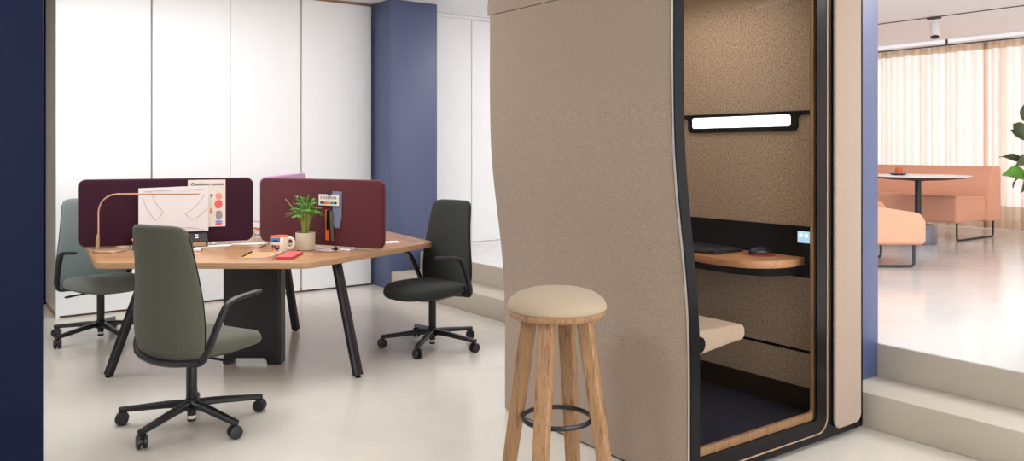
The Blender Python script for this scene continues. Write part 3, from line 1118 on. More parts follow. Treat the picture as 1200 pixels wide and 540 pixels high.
# loose sheets under the darker screen's right end
for k, (r, d, w_, h_, a_, lb) in enumerate(((-2.10, 5.80, 0.13, 0.05, 0.42, 'white sheet of paper lying under the darker screen'),
                                            (-1.885, 5.92, 0.12, 0.05, 0.42, 'white sheet of paper lying by the gap between the screens'))):
    bm = NB()
    slab(bm, [(-w_, -h_), (w_, -h_), (w_, h_), (-w_, h_)], 0, 0.0015 , 0, 'z')
    o = finish('paper_sheet', bm, 'paper', None)
    o.location = W(r, d, Z)
    o.rotation_euler = (0, 0, a_ - YAW)
    tag(o, lb, 'paper', 'loose sheets under the screen')

# pens held in a binder clip below screen 2
bc = thing('binder_clip', 'small black clip round pens at the foot of the burgundy screen', 'clip', W(-1.192, 5.560, Z), -YAW - 0.48)
bm = NB()
slab(bm, [(-0.009, 0.0), (0.009, 0.0), (0.003, 0.020), (-0.003, 0.020)], -0.014, 0.014, 0.001, 'y', 1)
finish('body', bm, 'black', bc)
bm = NB()
sweep(bm, [(-0.004, -0.008, 0.019), (-0.009, -0.006, 0.033), (-0.009, 0.006, 0.033), (-0.004, 0.008, 0.019)], 0.0014, seg=6)
finish('wire', bm, 'black', bc)
pen('white pen left of the black clip under the burgundy screen', -1.275, 5.600, 0.12, PI / 2 - 0.45, 'paper', 'blue_dark', Z + 0.006, 'pen', 'pen', 0.0058)
pen('pale pen right of the black clip under the burgundy screen', -1.118, 5.520, 0.085, PI / 2 - 0.42, 'paper', 'blue', Z + 0.006, 'pen', 'pen', 0.0058)
bm = NB(); box(bm, -0.09, 0.09, -0.012, 0.012, 0, 0.003)
o = finish('ruler', bm, 'paper', None)
o.location = W(-1.285, 5.555, Z); o.rotation_euler = (0, 0, -YAW - 0.47)
tag(o, 'short white ruler lying before the pens', 'ruler')

gp = thing('printed_sheet', 'white sheet with green marks on the right wing of the desk', 'paper', W(-0.905, 6.03, Z), -YAW + 0.3)
bm = NB(); box(bm, -0.075, 0.075, -0.06, 0.06, 0, 0.0012)
finish('sheet', bm, 'paper', gp)
for dx, dy in ((-0.04, 0.0), (0.0, 0.02), (0.03, -0.02)):
    bm = NB(); box(bm, dx - 0.014, dx + 0.014, dy - 0.012, dy + 0.012, 0.0013, 0.0018)
    finish('mark', bm, 'green_ink', gp)

cb = thing('headphones_cable', 'coiled white and orange cable seen through the gap between the screens', 'cable', W(-1.935, 6.25, Z), -YAW)
bm = NB()
pts = []
for k in range(60):
    q = k / 59 * 4 * PI
    pts.append((0.03 * math.cos(q), 0.02 * math.sin(q), 0.012 + 0.05 * k / 59 + 0.012 * math.sin(q * 1.3)))
sweep(bm, pts, 0.005, seg=7)
finish('coil', bm, 'paper', cb)
bm = NB()
sweep(bm, [(0.031 * math.cos(2 * PI * k / 20), 0.022 * math.sin(2 * PI * k / 20), 0.08 + 0.004 * math.sin(k)) for k in range(21)], 0.005, seg=7)
sweep(bm, smooth_path([(0.03, 0, 0.08), (0.03, 0.0, 0.12), (-0.01, 0.0, 0.135), (-0.05, 0.0, 0.125)], 5), 0.003, seg=7)
finish('loop', bm, 'orange', cb)

# ------------------------------------------------------------------ bar stool
stl = thing('bar_stool', 'oak bar stool with round beige padded seat and black foot ring', 'stool', W(0.18, 3.3), -YAW)
zs = 0.765
bm = NB()
lathe(bm, [(0.15, zs + 0.0165), (0.192, zs + 0.0165), (0.199, zs + 0.023), (0.199, zs + 0.034), (0.190, zs + 0.056), (0.163, zs + 0.077), (0.12, zs + 0.092), (0.06, zs + 0.099), (0.003, zs + 0.101)], 64)
finish('cushion', bm, 'stool_pad', stl, 60)
bm = NB()
lathe(bm, [(0.02, zs - 0.012), (0.17, zs - 0.012), (0.187, zs - 0.009), (0.194, zs - 0.002), (0.196, zs + 0.010), (0.190, zs + 0.0178), (0.02, zs + 0.0178)], 64)
finish('seat_board', bm, 'oak', stl)
for k, deg in enumerate((158, 248, 338, 68)):
    q = math.radians(deg)
    u = Vector((math.cos(q), math.sin(q), 0))
    v = Vector((-u.y, u.x, 0))
    bm = NB()
    rings = []
    for t in (0.0, 1.0):
        rad = 0.115 + (0.225 - 0.115) * t
        z = (zs - 0.012) * (1 - t)
        c = u * rad + Vector((0, 0, z))
        w1, w2 = 0.031 - 0.004 * t, 0.027 - 0.003 * t
        rr = []
        for x, y in round_poly([(-w1, -w2), (w1, -w2), (w1, w2), (-w1, w2)], 0.006, 3):
            rr.append(c + v * x + u * y)
        rings.append(rr)
    loft(bm, rings)
    finish('leg', bm, 'oak', stl)
bm = NB()
sweep(bm, [(0.137 * math.cos(2 * PI * k / 56), 0.137 * math.sin(2 * PI * k / 56), 0.345) for k in range(56)], 0.0095, 0.006, 10, side=(0, 0, 1), closed=True, sq=0.6)
finish('foot_ring', bm, 'black', stl)

# ------------------------------------------------------------------ phone booth
BX0, BX1, BY0, BY1 = 2.515, 3.895, 2.315, 3.66
SPROF = [(0.012, 2.615), (0.55, 2.615), (0.70, 2.609), (0.84, 2.598), (1.0, 2.576), (1.165, 2.551), (1.30, 2.533), (1.40, 2.523), (1.54, 2.517), (1.77, 2.514), (2.138, 2.516)]


def sx(z):
    if z <= SPROF[0][0]:
        return SPROF[0][1]
    for (z0, x0), (z1, x1) in zip(SPROF, SPROF[1:]):
        if z <= z1:
            t = (z - z0) / (z1 - z0)
            return x0 + (x1 - x0) * t
    return SPROF[-1][1]


# smoothed copy of the side curve
ZS = [0.012 + (2.138 - 0.012) * i / 40 for i in range(41)]
XS = [sum(sx(min(2.138, max(0.012, z + dz))) for dz in (-0.12, -0.06, 0, 0.06, 0.12)) / 5 for z in ZS]


def sxs(z):
    z = min(max(z, 0.012), 2.138)
    f = (z - 0.012) / (2.138 - 0.012) * 40
    i = min(int(f), 39)
    return XS[i] + (XS[i + 1] - XS[i]) * (f - i)


bo = thing('phone_booth', 'brown felt one-person phone booth with wavy side and glass door', 'booth', (3.2, 3.0, 0))


def bfin(name, bm, mat, par=None, ang=38):
    """booth meshes are written in room metres; shift them to the booth's own origin"""
    bmesh.ops.translate(bm, verts=bm.verts, vec=(-3.2, -3.0, 0))
    return finish(name, bm, mat, par or bo, ang)


# left side: outer felt skin 2.0 .. with rounded rear edge
def side_skin(bm, z_list, th, y0, y1, rr=0.035):
    rings = []
    for z, x in z_list:
        ring = [Vector((x, y0, z))]
        for k in range(7):
            q = PI / 2 * k / 6
            ring.append(Vector((x + rr * (1 - math.cos(q)), y1 - rr + rr * math.sin(q), z)))
        ring += [Vector((x + th, y1, z)), Vector((x + th, y0, z))]
        rings.append(ring)
    loft(bm, rings)


bm = NB(); side_skin(bm, list(zip(ZS, XS)), 0.075, 2.335, BY1)
bfin('side_panel', bm, 'felt', ang=30)
# roof cap with rounded shoulders over the seam
bm = NB()
XI = 3.60
cap = [(XI + 0.28, 2.142), (2.516, 2.142), (2.517, 2.20), (2.525, 2.245), (2.545, 2.285), (2.58, 2.315), (2.63, 2.33), (3.78, 2.33), (3.84, 2.315), (3.872, 2.285), (3.888, 2.24), (3.892, 2.20), (3.892, 2.142)]
cap = cap[1:] + [(XI + 0.22, 2.142), (XI + 0.22, 2.262), (2.61, 2.262), (2.61, 2.142)]
# outline as a channel (open underneath) extruded front to back
slab(bm, cap, 2.335, BY1, 0, 'y')
bfin('roof_cap', bm, 'felt', ang=30)
bm = NB(); box(bm, 3.82, 3.892, 2.335, BY1, 0.012, 2.1415, 0.004, 1)
bfin('right_side_panel', bm, 'felt')
bm = NB(); box(bm, 2.70, 3.815, BY1 - 0.07, BY1 - 0.002, 0.012, 2.2615, 0.003, 1)
bfin('back_panel', bm, 'felt')
# interior
IY1 = BY1 - 0.071
bm = NB(); box(bm, 2.692, XI - 0.0005, 2.39, IY1, 0.015, 0.12)
bfin('floor_carpet', bm, 'carpet')
bm = NB()
slab(bm, [(0.012 and XI, 0.235), (XI + 0.215, 0.235), (XI + 0.215, 0.405), (XI, 0.405)], 2.40, IY1, 0, 'y')
bfin('lower_wall_felt', bm, 'felt_in')
bm = NB(); box(bm, XI, XI + 0.215, 2.40, IY1, 0.42, 1.594, 0.003, 1)
bfin('middle_wall_felt', bm, 'felt_in')
bm = NB(); box(bm, XI, XI + 0.215, 2.40, IY1, 1.612, 2.2610, 0.003, 1)
bfin('upper_wall_felt', bm, 'felt_in')
bm = NB(); box(bm, XI + 0.006, XI + 0.2, 2.405, IY1, 0.4055, 0.4195)
bfin('wall_seam', bm, 'black_matte')
bm = NB(); box(bm, XI + 0.004, XI + 0.2, 2.40, IY1, 0.015, 0.2345)
bfin('skirting', bm, 'skirt')
bm = NB()
slab(bm, [(XI - 0.0005, 2.21), (XI - 0.0005, 2.2605), (XI - 0.085, 2.2605), (XI - 0.05, 2.250), (XI - 0.02, 2.232)], 2.40, IY1, 0, 'y')
bfin('ceiling_cove', bm, 'felt_bench')
# inner left lining following the wave
bm = NB()
rings = []
for z, x in zip(ZS, XS):
    if z < 0.1:
        continue
    rings.append([Vector((x + 0.0765, 2.40, z)), Vector((x + 0.095, 2.40, z)), Vector((x + 0.095, IY1, z)), Vector((x + 0.0765, IY1, z))])
loft(bm, rings)
bfin('left_wall_felt', bm, 'felt_in')
bm = NB(); box(bm, 2.72, XI - 0.001, IY1 - 0.012, IY1 - 0.0005, 0.121, 2.26)
bfin('rear_wall_felt', bm, 'felt_in')
# light bar
bm = NB()
bar = [(2.405, 1.594), (2.46, 1.594), (2.475, 1.588), (2.482, 1.575), (2.482, 1.535), (2.492, 1.517), (2.512, 1.512), (3.168, 1.512), (3.188, 1.517), (3.198, 1.535), (3.198, 1.575), (3.205, 1.588), (3.22, 1.594), (IY1 - 0.013, 1.594), (IY1 - 0.013, 1.612), (2.405, 1.612)]
slab(bm, bar, XI - 0.012, XI - 0.0005, 0, 'x')
lb = bfin('light_bar', bm, 'black_matte')
bm = NB()
slab(bm, round_poly([(2.520, 1.538), (3.160, 1.538), (3.160, 1.596), (2.520, 1.596)], 0.012, 5), XI - 0.0160, XI - 0.0122, 0, 'x')
bfin('diffuser', bm, 'led', lb)
# black power panel and touch screen
bm = NB(); box(bm, XI - 0.010, XI - 0.0005, 2.405, IY1 - 0.013, 0.782, 1.037, 0.002, 1)
pw = bfin('power_panel', bm, 'black_matte')
bm = NB(); box(bm, XI - 0.014, XI - 0.0102, 2.398, 2.478, 0.955, 1.012, 0.001, 1)
ts = bfin('touch_screen', bm, 'screen_lit', pw)
for yy in (2.458, 2.427):
    bm = NB()
    c0 = (yy, 0.992)
    slab(bm, [(c0[0] + 0.010 * math.cos(2 * PI * k / 20), c0[1] + 0.010 * math.sin(2 * PI * k / 20)) for k in range(20)], XI - 0.0148, XI - 0.0142, 0, 'x')
    bfin('icon', bm, 'screen_icon', ts)
# desk shelf
bm = NB()
sh = [(XI - 0.0105, 2.44), (XI - 0.1, 2.425), (3.42, 2.425), (3.33, 2.455), (3.255, 2.53), (3.225, 2.64), (3.228, 2.76), (3.25, 2.92), (3.27, 3.1), (3.28, 3.3), (3.28, IY1 - 0.013), (XI - 0.0105, IY1 - 0.013)]
pts2 = [Vector(p) for p in sh]
sm = smooth_path([Vector((p[0], p[1], 0)) for p in sh[:-2]], 4)
pts2 = [Vector((p.x, p.y)) for p in sm] + [Vector(sh[-2]), Vector(sh[-1])]
slab(bm, pts2, 0.847, 0.885, 0.004, 'z', 2)
bfin('desk_shelf', bm, 'shelf')
bm = NB()
slab(bm, [(XI - 0.0105, 2.46), (3.46, 2.46), (3.36, 2.52), (3.31, 2.66), (3.31, IY1 - 0.015), (XI - 0.0105, IY1 - 0.015)], 0.80, 0.8465, 0, 'z')
bfin('shelf_bracket', bm, 'black_matte')
# bench
bm = NB()
bp = round_poly([(2.705, 0.515), (2.98, 0.545), (3.085, 0.552), (3.085, 0.622), (2.98, 0.628), (2.705, 0.628)], [0.006, 0.05, 0.03, 0.032, 0.03, 0.006], 6)
slab(bm, bp, 2.405, IY1 - 0.014, 0.012, 'y', 3)
be = bfin('bench_seat', bm, 'felt_bench', ang=50)
bm = NB()
sweep(bm, [(2.760, 2.392, 0.572), (2.760, 2.44, 0.572)], 0.036, seg=24)
bfin('hinge_tube', bm, 'black_matte', be)
bm = NB(); box(bm, 2.712, 2.80, 2.46, IY1 - 0.02, 0.475, 0.514, 0.004, 1)
bfin('bench_bracket', bm, 'black', be)

# front frame: follows the wave on the left, straight on the right
FZ0, FZ1 = 0.022, 2.315


def front_out(ins=0.0, xr=BX1, zb=FZ0, zt=FZ1, n=40):
    L = [(sxs(zb + ins + (zt - zb - 2 * ins) * i / n) + ins, zb + ins + (zt - zb - 2 * ins) * i / n) for i in range(n + 1)]
    return L


def closed_frame(ins_l, x_right, z_bot, z_top, r_br=0.03, n=40):
    """left wave edge (bottom to top), then top right, then bottom right rounded"""
    P = []
    for i in range(n + 1):
        z = z_bot + (z_top - z_bot) * i / n
        P.append((sxs(z) + ins_l, z))
    for k in range(9):
        q = PI / 2 * k / 8
        P.append((x_right - 0.03 + 0.03 * math.sin(q), z_top - 0.03 + 0.03 * math.cos(q)))
    for k in range(9):
        q = PI / 2 * k / 8
        P.append((x_right - r_br + r_br * math.cos(q), z_bot + r_br - r_br * math.sin(q)))
    return P


# outer black steel ring; the door opening sits inside it
out = closed_frame(-0.001, BX1, FZ0, FZ1, 0.012)
inn = closed_frame(0.032, 3.590, 0.052, 2.27, 0.075)
bm = NB(); ring_slab(bm, out, inn, 2.312, 2.334, 'y')
# the steel plate carries a window for the felt front panel
bfin('front_frame', bm, 'black_gloss')
bm = NB()
P = []
for i in range(41):
    z = FZ0 + (FZ1 - FZ0) * i / 40
    P.append((sxs(z) - 0.006, z))
Q = [(x + 0.0048, z) for x, z in P]
slab(bm, P + Q[::-1], 2.3185, 2.3275, 0, 'y')
bfin('edge_trim', bm, 'steel')
# felt panel on the front
bm = NB()
slab(bm, round_poly([(3.626, 0.058), (3.850, 0.058), (3.850, 2.285), (3.626, 2.285)], 0.045, 8), 2.290, 2.3117, 0.010, 'y', 3)
bfin('front_felt_panel', bm, 'felt', ang=50)
# raised bright ribs either side of it
for xa, xb, zb in ((3.594, 3.608, 0.10), (3.872, 3.882, 0.05)):
    bm = NB(); box(bm, xa, xb, 2.306, 2.3118, zb, 2.28, 0.002, 1)
    bfin('frame_rib', bm, 'black_gloss')
# door: copper edge line, black border, glass, oak inner frame
bm = NB()
path = [(3.584, 2.311, 2.266), (3.584, 2.311, 1.2)] + [(3.511 + 0.073 * math.cos(PI / 2 * k / 10), 2.311, 0.131 - 0.073 * math.sin(PI / 2 * k / 10)) for k in range(11)] + [(3.1, 2.311, 0.058), (sxs(0.06) + 0.031, 2.311, 0.058)]
sweep(bm, path, 0.0035, 0.003, 8, side=(0, 1, 0), sq=0.7)
dt = bfin('door_trim', bm, 'copper_trim')
out = closed_frame(0.0325, 3.5895, 0.0525, 2.2695, 0.0745)
inn = closed_frame(0.055, 3.503, 0.122, 2.225, 0.02)
bm = NB(); ring_slab(bm, out, inn, 2.3125, 2.3215, 'y')
bfin('door_border', bm, 'black_gloss')
bm = NB()
slab(bm, closed_frame(0.0555, 3.5025, 0.1225, 2.2245, 0.02), 2.3135, 2.3205, 0, 'y')
bfin('door_glass', bm, 'glass')
out = closed_frame(0.010, 3.570, 0.1205, 2.25, 0.02)
inn = closed_frame(0.052, 3.505, 0.156, 2.20, 0.02)
bm = NB(); ring_slab(bm, out, inn, 2.335, 2.352, 'y')
bfin('inner_frame', bm, 'oak_jamb')
# return between the oak frame and the inner wall
bm = NB(); box(bm, 3.571, 3.818, 2.336, 2.398, 0.015, 2.26)
bfin('front_return', bm, 'black_matte')
bm = NB(); box(bm, 2.70, 3.52, 2.336, 2.389, 0.015, 0.1195)
bfin('door_sill', bm, 'black_matte')
bm = NB(); box(bm, 2.66, 3.86, 2.36, 3.62, 0.0, 0.0118)
bfin('plinth', bm, 'black_matte')
bm = NB(); box(bm, 2.62, 3.80, 2.40, BY1 - 0.05, 2.263, 2.3, 0.0)
# inner ceiling
bfin('inner_ceiling', bm, 'felt_in')

# laptop, mouse and pad on the booth shelf
lt = thing('laptop', 'closed dark laptop on the wooden shelf inside the booth', 'laptop', (3.40, 2.92, 0.8852), math.radians(90))
bm = NB(); box(bm, -0.165, 0.165, -0.115, 0.115, 0.002, 0.012, 0.004, 2)
finish('base', bm, 'black', lt)
bm = NB(); box(bm, -0.165, 0.165, -0.117, 0.115, 0.0128, 0.021, 0.003, 2)
finish('lid', bm, 'plastic', lt)
bm = NB(); sweep(bm, [(-0.13, 0.116, 0.0124), (0.13, 0.116, 0.0124)], 0.004, seg=8)
finish('hinge', bm, 'black', lt)
bm = NB(); lathe(bm, [(0.072, 0.0), (0.074, 0.0005), (0.074, 0.0025), (0.07, 0.003), (0.01, 0.003)], 40)
o = finish('mouse_mat', bm, 'mat_red', None); o.location = (3.487, 2.625, 0.8852)
tag(o, 'round red mat under the mouse on the booth shelf', 'mat')
ms = thing('computer_mouse', 'black computer mouse on the red mat inside the booth', 'mouse', (3.492, 2.635, 0.8884), math.radians(55))
bm = NB()
rings = []
for z, k in ((0.0, 0.92), (0.006, 1.0), (0.014, 0.98), (0.024, 0.86), (0.031, 0.65), (0.035, 0.35), (0.036, 0.08)):
    rings.append([Vector((x, y - 0.006 * (1 - k), z)) for x, y in superellipse(0, 0, 0.031 * k, 0.055 * k, 32, 2.4)])
loft(bm, rings)
finish('shell', bm, 'black', ms, 60)
bm = NB(); sweep(bm, [(-0.003, 0.030, 0.0268), (0.003, 0.030, 0.0268)], 0.007, seg=14)
finish('wheel', bm, 'plastic', ms)

# ------------------------------------------------------------------ lounge
FZ = 0.3602
sf = thing('sofa', 'long peach upholstered sofa in front of the sheer curtains', 'sofa', (9.62, 4.55, FZ))
SL = 2.9
bm = NB()
slab(bm, round_poly([(0.0, 0.215), (0.74, 0.215), (0.72, 0.50), (0.02, 0.525), (0.0, 0.50)], [0.03, 0.02, 0.02, 0.03, 0.02], 5), 0.02, SL, 0.022, 'y', 4)
finish('seat', bm, 'sofa', sf, 50)
bm = NB()
slab(bm, round_poly([(0.735, 0.2), (1.08, 0.2), (1.08, 0.855), (0.90, 0.855), (0.835, 0.78), (0.775, 0.62), (0.742, 0.48)], [0.02, 0.03, 0.03, 0.03, 0.1, 0.1, 0.02], 5), 0.0, SL, 0.022, 'y', 4)
finish('backrest', bm, 'sofa', sf, 50)
for y in (0.06, SL - 0.15):
    bm = NB()
    pts = [(0.10, y, 0.216), (0.10, y, 0.06), (0.104, y, 0.022), (0.115, y, 0.012), (0.14, y, 0.009), (0.96, y, 0.009), (0.985, y, 0.012), (0.996, y, 0.022), (1.0, y, 0.06), (1.0, y, 0.20)]
    sweep(bm, pts, 0.009, 0.014, 10, side=(0, 1, 0), sq=0.7)
    lg = finish('sled_leg', bm, 'black', sf)
    for x in (0.17, 0.92):
        bm = NB(); lathe(bm, [(0.018, 0.0), (0.018, 0.004), (0.01, 0.004)], 12, (x, y, -0.0))
        finish('glide', bm, 'black_matte', lg)

# lounge seat facing the table (front end towards the right)
def lounge(label, r_front, d0, dep=0.86, width=0.82):
    t = thing('lounge_chair', label, 'chair', W(r_front, d0, FZ), -YAW, 'peach lounge chairs by the round table')
    bm = NB()
    slab(bm, round_poly([(0.0, 0.205), (-dep, 0.205), (-dep, 0.53), (-0.35, 0.53), (-0.05, 0.49), (0.0, 0.42)], [0.05, 0.02, 0.02, 0.2, 0.06, 0.08], 6), 0.0, width, 0.04, 'y', 4)
    finish('seat', bm, 'sofa', t, 50)
    bm = NB()
    slab(bm, round_poly([(-dep - 0.002, 0.20), (-dep - 0.26, 0.20), (-dep - 0.26, 0.74), (-dep - 0.15, 0.74), (-dep - 0.03, 0.52)], 0.03, 5), 0.0, width, 0.03, 'y', 4)
    finish('backrest', bm, 'sofa', t, 50)
    for y in (0.06, width - 0.1):
        bm = NB()
        pts = [(-0.09, y, 0.206), (-0.09, y, 0.05), (-0.095, y, 0.02), (-0.12, y, 0.009), (-dep - 0.1, y, 0.009), (-dep - 0.13, y, 0.02), (-dep - 0.135, y, 0.05), (-dep - 0.135, y, 0.20)]
        sweep(bm, pts, 0.009, 0.013, 10, side=(0, 1, 0), sq=0.7)
        lg = finish('sled_leg', bm, 'black', t)
        for x in (-0.25, -dep):
            bm = NB(); lathe(bm, [(0.018, 0.0), (0.018, 0.004), (0.01, 0.004)], 12, (x, y, 0))
            finish('glide', bm, 'black_matte', lg)
    return t


lounge('peach lounge chair in front of the round table, partly behind the blue column', 3.70, 7.33)
lounge('peach lounge chair behind the nearer one, only its corner showing beside the blue column', 4.09, 8.95)

rt = thing('round_table', 'round white cafe table on a grey post and marble base', 'table', W(4.59, 9.3, FZ))
bm = NB(); lathe(bm, [(0.15, 0.0), (0.19, 0.0), (0.195, 0.006), (0.195, 0.205), (0.19, 0.212), (0.03, 0.212)], 48)
finish('base', bm, 'marble', rt)
bm = NB(); lathe(bm, [(0.034, 0.213), (0.034, 0.70), (0.06, 0.703), (0.15, 0.712)], 24)
finish('post', bm, 'plastic', rt)
bm = NB(); lathe(bm, [(0.10, 0.713), (0.30, 0.718), (0.50, 0.742), (0.54, 0.752), (0.541, 0.757)], 72)
finish('underside', bm, 'table_edge', rt)
bm = NB(); lathe(bm, [(0.30, 0.7575), (0.541, 0.7575), (0.543, 0.762), (0.540, 0.768), (0.02, 0.768)], 72)
finish('top', bm, 'table_top', rt)
zt = FZ + 0.7682
tr = thing('saucer', 'dark saucer on the round cafe table', 'saucer', W(4.42, 9.42, zt))
bm = NB(); lathe(bm, [(0.05, 0.0), (0.06, 0.0), (0.10, 0.016), (0.103, 0.019), (0.099, 0.020), (0.058, 0.006), (0.003, 0.006)], 40)
finish('dish', bm, 'blue_dark', tr)
bm = NB(); lathe(bm, [(0.103, 0.0192), (0.1035, 0.021), (0.1, 0.0212)], 40, cap=False)
finish('rim', bm, 'mug', tr)
gl = thing('tea_glass', 'small glass of orange tea on the dark saucer', 'glass', W(4.43, 9.42, zt + 0.0064))
bm = NB(); lathe(bm, [(0.03, 0.0), (0.038, 0.002), (0.040, 0.01), (0.042, 0.088), (0.0405, 0.088), (0.0385, 0.012), (0.003, 0.008)], 32)
finish('glass', bm, 'pane', gl)
bm = NB(); lathe(bm, [(0.02, 0.0085), (0.038, 0.0125), (0.0395, 0.078), (0.003, 0.078)], 32)
finish('tea', bm, 'orange', gl)

# curtain
cx_ = 11.62
ct = thing('sheer_curtain', 'long sheer peach curtain across the lounge window', 'curtain', (cx_, 0, 0))
ys = []
y = -3.9
rnd = random.Random(3)
ph = 0.0
pts_c = []
folds = []
while y < 7.8:
    w = rnd.choice([0.13, 0.16, 0.2, 0.24])
    amp = rnd.uniform(0.03, 0.065)
    folds.append((y, w, amp))
    y += w
for (y0, w, amp) in folds:
    for k in range(10):
        t = k / 10
        sharp = math.sin(2 * PI * t)
        pts_c.append((amp * math.copysign(abs(sharp) ** 0.7, sharp), y0 + w * (t + 0.10 * math.sin(2 * PI * t))))
# deep dark pleats where cloth bunches
for yc in (5.14, 2.1, 0.3, -1.4):
    pts_c = [p for p in pts_c if abs(p[1] - yc) > 0.03]
    for k in range(12):
        pts_c.append((0.032 * math.sin(k * PI / 2.2), yc - 0.026 + 0.052 * k / 11))
pts_c.sort(key=lambda p: p[1])


def cloth(z_list):
    bm = NB()
    rows = []
    for z, k in z_list:
        rows.append([Vector((x * k, y_, z)) for x, y_ in pts_c])
    loft(bm, rows, cap=False, closed=False)
    return bm


finish('cloth', cloth([(0.675, 1.0), (1.3, 1.0), (2.0, 0.95), (2.6, 0.85), (2.76, 0.8)]), 'sheer', ct, 60)
finish('hem', cloth([(0.372, 1.02), (0.52, 1.01), (0.674, 1.0)]), 'hem', ct, 60)
finish('heading_tape', cloth([(2.7605, 0.8), (2.80, 0.8), (2.853, 0.8)]), 'hem', ct, 60)
bm = NB(); box(bm, -0.02, 0.02, -3.95, 7.85, 2.856, 2.8745, 0.003, 1)
finish('rail', bm, 'table_edge', ct)
bm = NB()
for k in range(7):
    box(bm, -0.012, 0.012, -3.6 + k * 1.85 - 0.012, -3.6 + k * 1.85 + 0.012, 2.8747, CEIL - 0.0005)
finish('rail_bracket', bm, 'table_edge', ct)

# lighting track and spot
trk = tag(finish('lighting_track', (lambda b: (box(b, 9.494, 9.506, -2.0, 7.8, CEIL - 0.010, CEIL - 0.0005, 0.002, 1), b)[1])(NB()), 'table_edge', None), 'thin grey lighting track running across the lounge ceiling', 'track')
spt = thing('spotlight', 'single white spotlight hanging from the lounge ceiling track', 'spotlight', (9.5, 4.76, CEIL - 0.0105))
bm = NB(); box(bm, -0.022, 0.022, -0.075, 0.075, -0.02, 0.0, 0.003, 1)
finish('adapter', bm, 'table_edge', spt)
bm = NB(); sweep(bm, [(0, 0, -0.02), (0, 0, -0.075)], 0.008, seg=10)
finish('stem', bm, 'table_edge', spt)
bm = NB()
rings = []
ax = Vector((-0.34, -0.20, -0.92)).normalized()
c0 = Vector((0.012, 0.006, -0.055))
sweep(bm, [c0, c0 + ax * 0.006, c0 + ax * 0.19], 0.049, seg=28, rad=[0.92, 1, 1])
sp_ = finish('head', bm, 'wall', spt)
bm = NB(); sweep(bm, [c0 + ax * 0.1902, c0 + ax * 0.193], 0.044, seg=28)
finish('lens', bm, 'black', sp_)

# fig plant at the right edge of the picture
PD = 7.5


def pix(px, py, dd=0.0):
    D = PD + dd
    return ((px - 600) / 964 * D, D, H - (py - 175) * D / 964)


fg = thing('potted_fig', 'large-leaved green fig plant at the right edge beside the curtain', 'plant', W(4.95, 7.55, FZ), -YAW)
bm = NB(); lathe(bm, [(0.13, 0.0), (0.16, 0.0), (0.2, 0.3), (0.205, 0.33), (0.19, 0.33), (0.185, 0.3), (0.003, 0.29)], 36)
finish('pot', bm, 'pot', fg)
bm = NB(); lathe(bm, [(0.184, 0.29), (0.183, 0.305), (0.003, 0.312)], 24)
finish('soil', bm, 'soil', fg)
bm = NB()
trunk = smooth_path([(0, 0, 0.30), (0.01, 0.01, 0.55), (-0.02, 0.0, 0.85), (-0.01, 0.02, 1.1), (0.0, 0.0, 1.36)], 6)
sweep(bm, trunk, 0.014, seg=9, rad=[1.2 - 0.6 * i / len(trunk) for i in range(len(trunk))])
finish('trunk', bm, 'bark', fg)


def big_leaf(bm, base, tip, w, roll=0.0, droop=0.03):
    base, tip = Vector(base), Vector(tip)
    d = tip - base
    L = d.length
    d.normalize()
    s = d.cross(Vector((0, 0, 1))).normalized()
    s = Quaternion(d, roll) @ s
    n = s.cross(d).normalized()
    prof = [0.12, 0.45, 0.72, 0.9, 1.0, 0.98, 0.85, 0.6, 0.3, 0.03]
    rows = []
    for i, k in enumerate(prof):
        t = i / (len(prof) - 1)
        c = base + d * (L * t) + n * (droop * math.sin(PI * t))
        row = []
        for j in range(-3, 4):
            q = j / 3
            row.append(c + s * (w * k * q) + n * (0.22 * w * abs(q) ** 1.4 * k + 0.006 * math.sin(7 * t + 3 * q)))
        rows.append(row)
    for off in (0.0, -0.0015):
        pass
    top = rows
    vt = [[bm.verts.new(p) for p in r] for r in top]
    for a_, b_ in zip(vt, vt[1:]):
        for j in range(6):
            bm.faces.new((a_[j], a_[j + 1], b_[j + 1], b_[j]))


FO = Vector((4.95, 7.55, FZ))


def fl(px, py, dd=0.0):
    r, d, z = pix(px, py, dd)
    return Vector((r - 4.95, d - 7.55, z - FZ))


bmd, bmb, bmst = NB(), NB(), NB()
leaves = [  # base, tip, half width, roll, bright
    ((1210, 158, 0.0), (1187, 145, -0.05), 0.05, 1.2, 0), ((1212, 166, 0.0), (1184, 152, 0.02), 0.05, 1.0, 0),
    ((1204, 192, 0.0), (1171, 184, -0.12), 0.045, 0.5, 0), ((1206, 206, -0.02), (1174, 205, -0.15), 0.078, -1.0, 1),
    ((1203, 205, 0.02), (1187, 220, -0.05), 0.03, 0.8, 0), ((1205, 212, -0.05), (1188, 196, 0.1), 0.03, -0.6, 0),
    ((1206, 200, -0.05), (1196, 226, -0.14), 0.06, -1.2, 0), ((1206, 186, 0.05), (1190, 194, -0.1), 0.06, -1.0, 0),
    ((1215, 170, 0.0), (1240, 150, 0.1), 0.08, 0.5, 0), ((1216, 190, 0.0), (1244, 185, -0.1), 0.09, 0.4, 0),
    ((1212, 160, 0.0), (1222, 128, 0.0), 0.08, 0.4, 1), ((1216, 210, 0.0), (1240, 222, 0.1), 0.08, -0.4, 0),
    ((1210, 215, 0.0), (1215, 240, -0.15), 0.08, -0.7, 0), ((1212, 150, 0.0), (1203, 118, -0.1), 0.07, 0.7, 0),
]
for b_, t_, w, rl, br in leaves:
    B, T = fl(*b_), fl(*t_)
    big_leaf(bmb if br else bmd, B, T, w, rl)
    zc = min(max(B.z - 0.03, 0.5), 1.34)
    near = min(trunk, key=lambda p: abs(p.z - zc))
    sweep(bmst, smooth_path([near, (near + B) / 2 + Vector((0, 0, 0.01)), B + (T - B) * 0.05], 3), 0.004, seg=6)
o = finish('leaves', bmd, 'leaf_dark', fg, 60)
